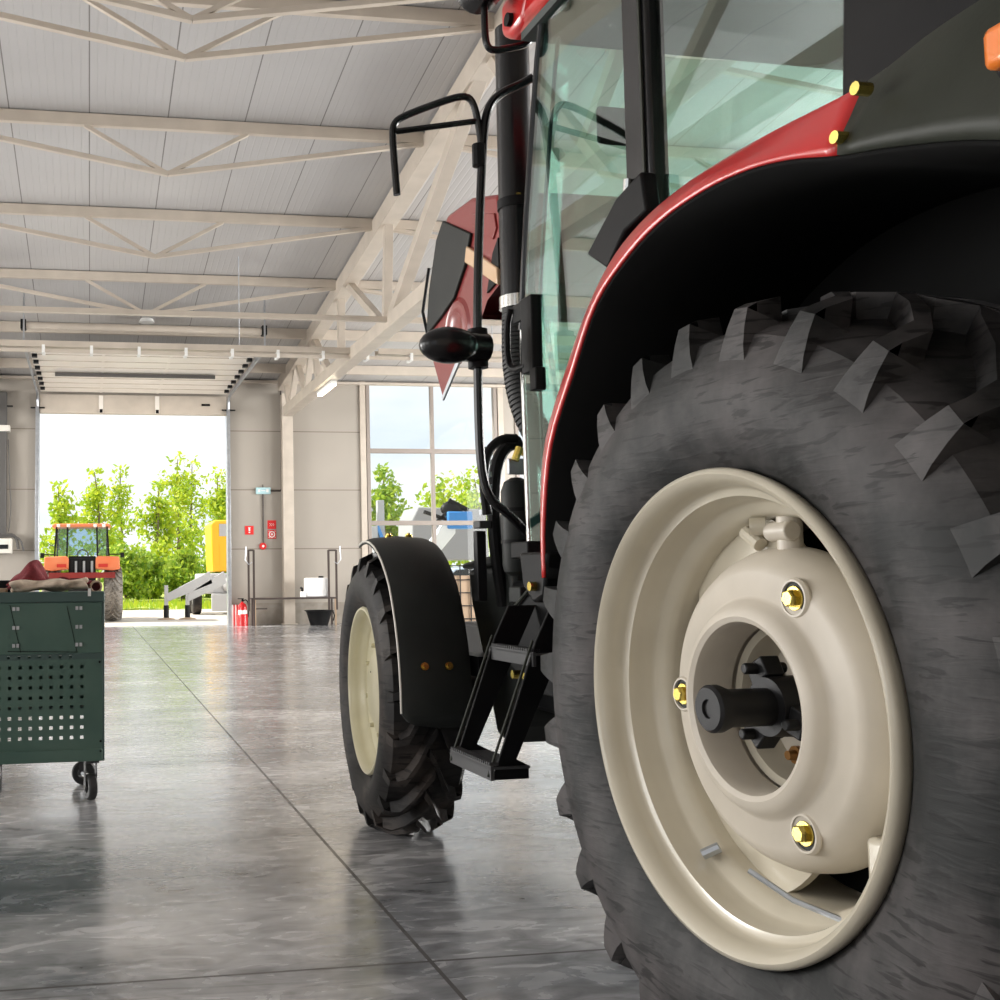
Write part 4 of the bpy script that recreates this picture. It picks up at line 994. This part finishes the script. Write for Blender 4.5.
# front fender
fp = []
for i in range(15):
    a = radians(4 - i * 6.8)
    r = .655 + .08 * min(1, i / 8)
    fp.append((r * sin(a), .612 + r * cos(a)))
ff = MB(FM)
rows = []
for (y, z) in fp:
    cy = y; cz = z - .612; rr = hypot(cy, cz); ny, nz = cy / rr, cz / rr
    rows.append([(-.002, y - ny * .012, z - nz * .012), (.0, y, z), (.03, y + ny * .012, z + nz * .012), (.135, y + ny * .02, z + nz * .02), (.245, y + ny * .012, z + nz * .012), (.275, y - ny * .0, z - nz * .0), (.277, y - ny * .015, z - nz * .015)])
y, z = fp[-1]
rows.append([(.02, y + .01, z - .03), (.03, y, z - .035), (.05, y - .005, z - .045), (.135, y - .005, z - .055), (.22, y - .005, z - .055), (.25, y, z - .05), (.255, y + .01, z - .05)])
ff.grid(rows)
ffo = ff.build('front_fender', 'charcoal', TR, solid=.006, angle=50)
MB(FM).tube([(-.003, y - .0, z) for (y, z) in fp], .0045, 6).build('fender_edge', 'grey_white', ffo)
for (x, i) in ((.10, 2), (.19, 2), (.09, 12), (.185, 12)):
    y, z = fp[i]; rr = hypot(y, z - .612); ny, nz = y / rr, (z - .612) / rr
    p0 = (x, y + ny * .014, z + nz * .014); p1 = (x, y + ny * .03, z + nz * .03)
    MB(FM).cyl(p0, p1, .016, 12).cyl(p1, (x, y + ny * .036, z + nz * .036), .009, 6).build('bolt', 'brass', ffo)
MB(FM).bar((.14, -.05, .95), (.14, -.05, 1.26), .05, .02).bar((.14, -.05, 1.0), (.42, 0, .8), .05, .03).build('fender_bracket', 'black', TR)
# mudguard bracket behind the front fender
MB().box((.30, 2.0, .72), (.50, 2.25, .8)).build('fender_stay', 'black', TR)

# ------------------------------------------------------------------ OUTSIDE
GZ = -.2
gr = MB().grid([[(x, y, z) for x in (-60, -20, 0, 20, 80)] for (y, z) in ((WY + .24, -.02), (27, -.06), (31, GZ), (44.8, GZ))])
struct(gr.build('yard', 'apron'), None)
gg = MB(); rows = []
for j in range(16):
    y = 44.8 + j * 4.0
    rows.append([(x, y, GZ + .9 * (j / 8) ** 1.2 * (1 if j < 16 else 0) + .08 * sin(x * .7 + j)) for x in range(-70, 120, 4)])
gg.grid(rows); g_ = gg.build('meadow', 'grass'); struct(g_)
gt = MB()
for i in range(2600):
    y = 44.9 + random.random() ** 1.3 * 5.4; x = random.uniform(-3, 14) * y / 45
    z = GZ + .9 * max(0, (y - 44.8) / 32) ** 1.2 - .05; h = random.uniform(.15, .4); w = .05; dx = random.uniform(-.1, .1)
    a, b, c = gt.v((x - w, y, z)), gt.v((x + w, y, z)), gt.v((x + dx, y, z + h)); gt.f([a, b, c])
tag(gt.build('tall_grass', 'leaf_lime', smooth=False), 'tall sunlit grass tufts beyond the gravel yard', 'grass', None, 'stuff')

def tree(x, y, z0, H, wid, m, label, n=1500, base=.3, cat='tree', name='tree', lf=.16, group=None, trunk=True, seed=0):
    rnd = random.Random(seed * 77 + 5)
    t = thing(name, label, cat, (x, y, z0), 0, group)
    cl = []
    tb = MB(); top = Vector((rnd.uniform(-.4, .4), 0, H * .93))
    pts = [Vector((0, 0, -.2)), Vector((rnd.uniform(-.15, .15), 0, H * .35)), Vector((rnd.uniform(-.3, .3), 0, H * .65)), top]
    tb.tube(pts, .013 * H + .03, 7, 1, r2=.02)
    nb = 16
    for i in range(nb):
        k = base + (1 - base) * (i / nb)
        zz = k * H * .95; a = rnd.uniform(0, 2 * pi); L_ = wid * (.45 + .55 * sin(pi * min(.97, (k - base) / (1 - base) + .15))) * rnd.uniform(.6, 1.05)
        p0 = Vector((0, 0, zz * .85)); p1 = p0 + Vector((cos(a) * L_ * .5, sin(a) * L_ * .5, L_ * .25)); p2 = p0 + Vector((cos(a) * L_, sin(a) * L_, L_ * .65))
        tb.tube([p0, p1, p2], .035, 5, r2=.01)
        cl += [(p1, .42 * wid), (p2, .5 * wid)]
    cl.append((top, .42 * wid))
    if trunk: tb.build('trunk', 'bark', t)
    lm = MB()
    for i in range(n):
        c, r = rnd.choice(cl)
        d_ = Vector((rnd.gauss(0, 1), rnd.gauss(0, 1), rnd.gauss(0, .8))).normalized() * r * (rnd.random() ** .4)
        p = c + d_
        u = Vector((rnd.gauss(0, 1), rnd.gauss(0, 1), rnd.gauss(0, 1))).normalized(); w = u.cross(Vector((rnd.gauss(0, 1), rnd.gauss(0, 1), rnd.gauss(0, 1)))).normalized()
        s_ = lf * rnd.uniform(.6, 1.3)
        lm.f([lm.v(p - u * s_), lm.v(p + w * s_ * .55), lm.v(p + u * s_), lm.v(p - w * s_ * .55)])
    lm.build('foliage', m, t, smooth=False, recalc=False)
    return t
TREES = [(-1.75, 58, 6.0, 1.3, 'small bright lime tree at the left side of the door opening', 'leaf_lime', 1150), (.55, 66, 7.6, 1.35, 'tall slim tree with forked green top behind the orange tractor', 'leaf_lime', 1250),
         (2.15, 74, 8.4, 1.4, 'lime tree with a round top right of the orange tractor', 'leaf_lime', 1200), (3.7, 61, 6.3, 1.35, 'loose lime tree in the middle of the door opening', 'leaf_lime', 1300),
         (5.35, 67, 8.6, 1.5, 'tallest pale green tree right of the middle of the door opening', 'leaf_lime', 1300), (7.1, 76, 9.2, 1.6, 'pale green tree with thin trunk left of the yellow machine', 'leaf_lime', 1250),
         (8.35, 69, 7.6, 1.5, 'loose green tree right behind the yellow machine', 'leaf_lime', 2100)]
for i, (x, y, H, w, lab, m, n) in enumerate(TREES):
    tree(x, y, .3 + .02 * (y - 58), H, w, M[m], lab, n, .2, seed=i, lf=.17)
for i, (x, y, H, w, lab) in enumerate(((1.75, 53.5, 2.6, 1.15, 'dense low green bush right beside the orange tractor wheel'), (3.15, 56, 2.3, 1.1, 'dense low green bush in the middle of the hedge'), (4.5, 53.5, 2.4, 1.0, 'dense low green bush behind the grey support legs'), (6.5, 55.5, 2.6, 1.1, 'dense low green bush left of the yellow machine'), (-1.0, 52, 2.2, 1.3, 'dense low bush behind the orange tractor'))):
    tree(x, y, .05, H, w, M['leaf_mid'], lab, 2300, .02, 'bush', 'bush', seed=40 + i, lf=.14)
for i, (x, y, H, w, lab, m) in enumerate(((13.9, 50, 6.3, 1.2, 'thin tree with dark green top behind the left window panes', 'leaf_mid'), (17.2, 63, 6.3, 1.3, 'loose lime tree behind the window mullion', 'leaf_lime'), (14.6, 60, 4.4, 1.4, 'low pale tree at the left edge of the window', 'leaf_lime'),
                                         (18.0, 54, 6.2, 1.8, 'broad round lime tree behind the right window panes', 'leaf_lime'), (22.6, 61, 7.2, 2.0, 'wide lime tree behind the window, partly hidden by the hose', 'leaf_lime'), (25.0, 55, 5.0, 1.8, 'green tree far right beyond the window', 'leaf_mid'))):
    tree(x, y, .1, H, w, M[m], lab, 2200, .15, seed=60 + i, lf=.16)

# ---- orange tractor in the yard, seen from behind
OT = thing('orange_tractor', 'orange red tractor parked in the yard, seen from behind through the open door', 'tractor', (-.22, 33.6, GZ - .0))
MB().prism([(-.93, 2.90), (-.86, 2.99), (.80, 2.99), (.87, 2.90)], -.3, 1.3, 'xz').build('cab_roof', 'orange', OT, bevel=.03)
for x in (-.72, -.42, .38, .64): MB().box((x - .05, -.38, 2.88), (x + .05, -.3, 2.97)).build('work_lamp', 'white', OT, bevel=.01)
for (xa, xb) in ((-.78, -.84), (-.45, -.47), (.43, .45), (.74, .80)):
    MB().bar((xa, -.22, 2.9), (xb, -.22, 1.95), .05, .05).build('pillar', 'dark_metal', OT)
for x in (-.8, .76): MB().bar((x, 1.2, 2.9), (x, 1.3, 1.95), .05).build('pillar', 'dark_metal', OT)
MB().box((-.44, -.2, 2.02), (.42, -.19, 2.88)).build('rear_window', 'glass_blue', OT)
for sx in (-1, 1): MB().prism([(sx * .44, 2.02), (sx * .42, 2.88), (sx * .74, 2.88), (sx * .80, 2.02)], -.19, -.185, 'xz').build('side_glass', 'glass_blue', OT)
MB().box((-.42, -.25, 1.93), (.40, -.2, 2.0)).build('window_frame', 'dark_metal', OT)
MB().lathe([(0, .17), (.02, .19), (.04, .17), (.02, .15)], 20, 'y', (-.0, .7, 2.05), closed=True).build('steering_wheel', 'black', OT)
for sx in (-1, 1):
    MB().prism([(sx * .40 - .01, 1.60), (sx * .40 - .01, 1.92), (sx * .46 - .01, 2.0), (sx * 1.12 - .01, 1.98), (sx * 1.14 - .01, 1.6), (sx * .9, 1.55)], -.45, 1.2, 'xz').build('rear_fender', 'orange', OT, bevel=.03)
    MB().box((sx * .62 - .14, -.47, 1.66), (sx * .62 + .14, -.44, 1.76)).build('tail_lamp', 'tail_lens', OT)
    MB().tube([(sx * .8, -.3, 2.05), (sx * 1.18, -.3, 2.05)], .02, 6).box((sx * 1.2 - .06, -.33, 1.95), (sx * 1.2 + .06, -.3, 2.1)).build('side_bracket', 'dark_metal', OT)
    mb = MB(Matrix.Translation((sx * .93, .2, .85)) @ Matrix.Translation((-.24, 0, 0))); mb.lug0 = .1
    tyre(mb, .85, (0, 0, 0), .45, .48, 0, 22, .05, .05, .45); mb.build('rear_tyre', 'rubber_dusty', OT)
    MB(Matrix.Translation((sx * .93, .2, .85))).lathe([(-.2, .01), (-.2, .44), (-.22, .46), (.22, .46), (.2, .44), (.2, .01)], 30, 'x').build('rear_rim', 'cream', OT)
MB().box((-.42, -.3, .6), (.40, 3.0, 1.95)).build('body', 'dark_metal', OT, bevel=.03)
MB().box((-.30, 1.4, 1.2), (.28, 3.4, 2.0)).build('bonnet', 'orange', OT, bevel=.06)
for i in range(6): MB().box((-.35 + i * .12, -.36, 1.3 + .07 * (i % 3)), (-.28 + i * .12, -.28, 1.9 - .05 * (i % 2))).build('hydraulic_coupling', 'galv' if i % 2 else 'dark_metal', OT)
MB().box((-1.0, -.6, 1.33), (.98, -.5, 1.5)).build('rear_bar', 'dull_red', OT)

# ---- yellow machine with support legs
YM = thing('yellow_machine', 'yellow cab machine on wheels at the right side of the door opening', 'machine', (4.9, 37.6, GZ))
MB().prism([(-.66, 1.50), (-.72, 3.18), (-.55, 3.32), (1.3, 3.32), (1.3, 1.5)], 0, 2.0, 'xz').build('cab', 'yellow', YM, bevel=.05)
MB().box((-.42, -.02, 2.75), (.3, 0, 3.18)).build('window', 'machine_grey', YM)
MB().box((-.4, -.015, 1.7), (.9, 0, 2.5)).build('panel', 'yellow', YM)
MB().box((-1.0, -.3, .75), (1.6, 3.0, 1.45)).build('chassis', 'machine_grey', YM, bevel=.05)
MB().box((-.75, -.45, .15), (-.05, -.3, .75)).box((.05, -.45, .15), (.6, -.3, .75)).build('step_box', 'machine_grey', YM, bevel=.03)
for (x, y) in ((-1.15, .9), (-1.15, 2.4)):
    MB(Matrix.Translation((x, y, .5))).lathe([(-.16, .2), (-.16, .44), (-.12, .5), (.12, .5), (.16, .44), (.16, .2)], 28, 'x', closed=True).build('tyre', 'rubber_front', YM)
    MB(Matrix.Translation((x, y, .5))).lathe([(-.1, .001), (-.14, .22), (.14, .22), (.1, .001)], 20, 'x').build('rim', 'machine_grey', YM)
MB().sphere((-.1, -.3, 1.05), .28, 8).build('slew_housing', 'machine_grey', YM)
SL = thing('support_frame', 'grey steel outriggers with two vertical legs standing on the yard', 'outrigger', (0, 34.2, GZ))
for (x, xx) in ((2.38, 3.75), (3.05, 4.2)):
    MB().box((x - .06, -.06, .05), (x + .06, .06, 1.08)).build('leg', 'machine_grey', SL, bevel=.01)
    MB().cyl((x, 0, .02), (x, 0, .45), .085, 12).build('jack', 'dark_metal', SL)
    MB().lathe([(0, .001), (0, .28), (.03, .26), (.06, .1), (.08, .001)], 16, 'z', (x, 0, 0)).build('foot', 'tan_board', SL)
    MB().prism([(x, .55), (x, .8), (xx, 1.5), (xx + .1, 1.12)], -.07, .07, 'xz').build('arm', 'machine_grey', SL, bevel=.01)
# ---- outside the big window
LM = thing('loader_boom', 'white loader boom with blue end and black linkage outside the window', 'machine', (0, 36, GZ))
MB().prism([(10.5, 1.0), (10.95, 1.0), (12.5, 2.75), (12.5, 3.1), (12.1, 3.1)], -.2, .2, 'xz').build('boom', 'white', LM, bevel=.03)
MB().box((12.2, -.3, 2.9), (13.1, .3, 3.5)).build('boom_head', 'blue', LM, bevel=.05)
MB().bar((11.4, -.1, 3.5), (12.3, -.1, 3.2), .12).bar((11.7, -.1, 3.0), (12.6, -.1, 3.8), .12).bar((12.3, -.1, 3.9), (13.0, -.1, 3.55), .14).build('linkage', 'dark_metal', LM, bevel=.01)
MB().sphere((12.45, 0, 3.6), .35, 8, (1.2, .6, .8)).build('bucket', 'dark_metal', LM)
MB().box((9.3, -.3, 2.1), (9.7, .1, 3.0)).bar((8.7, 0, 3.0), (9.6, 0, 3.6), .12).box((9.75, -.1, 2.4), (10.0, .1, 3.9)).build('lift_mast', 'machine_grey', LM, bevel=.02)
MB().bar((9.85, 0, .2), (9.85, 0, 2.6), .25).bar((11, 0, .2), (11, 0, 1.3), .5).build('support', 'machine_grey', LM)
MB().bar((9.7, -.2, 3.0), (10.3, -.2, 1.5), .12).build('blue_cylinder', 'blue', LM)
BX = thing('white_container', 'white site container with dark lettering outside the left window pane', 'container', (8.75, 33, GZ))
MB().box((-.6, 0, .9), (.5, 1.5, 2.25)).box((-.5, .2, 0), (.4, 1.3, .9)).build('box', 'white', BX, bevel=.02)
g = MB()
for i, w in enumerate((.16, .1, .14, .12, .15)): g.box((-.4 + i * .16, -.01, 1.75), (-.4 + i * .16 + w * .8, -.001, 2.05))
g.box((-.3, -.01, 1.45), (.35, -.001, 1.55)); g.build('lettering', 'dark_metal', BX, smooth=False)
TP = thing('tarpaulin_shelter', 'grey tarpaulin shelter behind the white boom outside the window', 'shelter', (12.2, 41, GZ))
MB().prism([(.3, 1.9), (.35, 3.5), (.6, 4.0), (3.4, 3.9), (3.5, 1.9)], 0, 2.0, 'xz').build('cover', 'tarp', TP, bevel=.05)
for x in (.5, 3.3): MB().box((x - .05, .1, 0), (x + .05, .2, 1.95)).build('pole', 'dark_metal', TP)
CR = thing('parked_car', 'pale blue car parked right outside the window', 'car', (10.9, 31.3, GZ), radians(8))
MB().prism([(-2.0, .35), (-2.05, .85), (-1.75, 1.0), (-1.0, 1.08), (-.45, 1.52), (.7, 1.58), (1.5, 1.15), (2.0, 1.05), (2.05, .4)], -.85, .85, 'xz').build('body', 'car_paint', CR, bevel=.08, seg=3)
MB().prism([(-.85, 1.1), (-.42, 1.45), (.1, 1.5), (.1, 1.12)], -.87, -.84, 'xz').prism([(.18, 1.12), (.18, 1.5), (.66, 1.5), (1.3, 1.14)], -.87, -.84, 'xz').build('window', 'screen', CR)
for x in (-1.3, 1.3): MB().lathe([(-.12, .01), (-.12, .3), (.1, .33), (.12, .01)], 24, 'y', (x, -.78, .33)).build('wheel', 'rubber_front', CR)

# ------------------------------------------------------------------ light
w = bpy.data.worlds.new('sky'); S.world = w; w.use_nodes = True; nt = w.node_tree; nt.nodes.clear()
out = N(nt, 'ShaderNodeOutputWorld'); bg = N(nt, 'ShaderNodeBackground'); nt.links.new(bg.outputs[0], out.inputs[0])
tcn = N(nt, 'ShaderNodeTexCoord'); mp = N(nt, 'ShaderNodeMapping'); mp.inputs['Scale'].default_value = (1.6, 1.6, 5); nt.links.new(tcn.outputs['Generated'], mp.inputs[0])
nz = N(nt, 'ShaderNodeTexNoise'); nz.inputs['Scale'].default_value = 2.1; nz.inputs['Detail'].default_value = 5; nt.links.new(mp.outputs[0], nz.inputs['Vector'])
mr = N(nt, 'ShaderNodeMapRange'); mr.inputs[1].default_value = .38; mr.inputs[2].default_value = .6; nt.links.new(nz.outputs['Fac'], mr.inputs[0])
mxn = N(nt, 'ShaderNodeMix', data_type='RGBA'); mxn.inputs[6].default_value = (.76, .83, .92, 1); mxn.inputs[7].default_value = (1.0, .99, .98, 1)
nt.links.new(mr.outputs[0], mxn.inputs[0]); nt.links.new(mxn.outputs[2], bg.inputs[0]); bg.inputs[1].default_value = 1.0

def sun(rot, st, col=(1, .95, .86), ang=.02):
    l = bpy.data.lights.new('sun', 'SUN'); l.energy = st; l.color = col; l.angle = ang
    o = bpy.data.objects.new('sun', l); C.objects.link(o); o.rotation_euler = rot
sun((radians(-12), radians(-48), 0), 6.5)
def area(name, loc, rot, sx, sy, e, col=(1, .985, .96)):
    l = bpy.data.lights.new(name, 'AREA'); l.shape = 'RECTANGLE'; l.size = sx; l.size_y = sy; l.energy = e; l.color = col
    o = bpy.data.objects.new(name, l); C.objects.link(o); o.location = loc; o.rotation_euler = rot
for (a, b, z0, z1), e in zip(wl_holes, (130, 450, 1600)): area('window_daylight', (XL + .05, (a + b) / 2, (z0 + z1) / 2), (0, radians(-90), 0), z1 - z0, b - a, e)  # fill lamps added in the unseen left wall openings
for (a, b, z0, z1), e in zip(wr_holes, (250, 1900, 2400)): area('window_daylight', (XR - .05, (a + b) / 2, (z0 + z1) / 2), (0, radians(90), 0), z1 - z0, b - a, e)  # more fill lamps, added in the unseen right wall openings

# ------------------------------------------------------------------ camera
cam = bpy.data.cameras.new('camera'); co = bpy.data.objects.new('camera', cam); C.objects.link(co); S.camera = co
F_ = 1079.14
cam.sensor_width = 36; cam.sensor_fit = 'HORIZONTAL'; cam.lens = F_ / 1000 * 36
cam.shift_x = (500 - 261.05) / 1000; cam.shift_y = 0; cam.clip_start = .05; cam.clip_end = 500
Rv = Vector((.98765298, -.15632027, -.01027409)); Uv = Vector((-.000921389955, -.0713783941, .997448884)); Fv = Vector((.15665483, .9851239, .07064112))
mt = Matrix((Rv, Uv, -Fv)).transposed().to_4x4(); mt.translation = (0, 0, 1.127)
co.matrix_world = mt
S.view_settings.view_transform = 'Standard'; S.view_settings.look = 'None'; S.view_settings.exposure = 0.3; S.view_settings.gamma = 1; S.view_settings.use_curve_mapping = False
S.cycles.use_denoising = True
S.cycles.max_bounces = 8; S.cycles.diffuse_bounces = 4; S.cycles.glossy_bounces = 4; S.cycles.transparent_max_bounces = 12
S.cycles.sample_clamp_indirect = 6
S.cycles.caustics_reflective = False; S.cycles.caustics_refractive = False
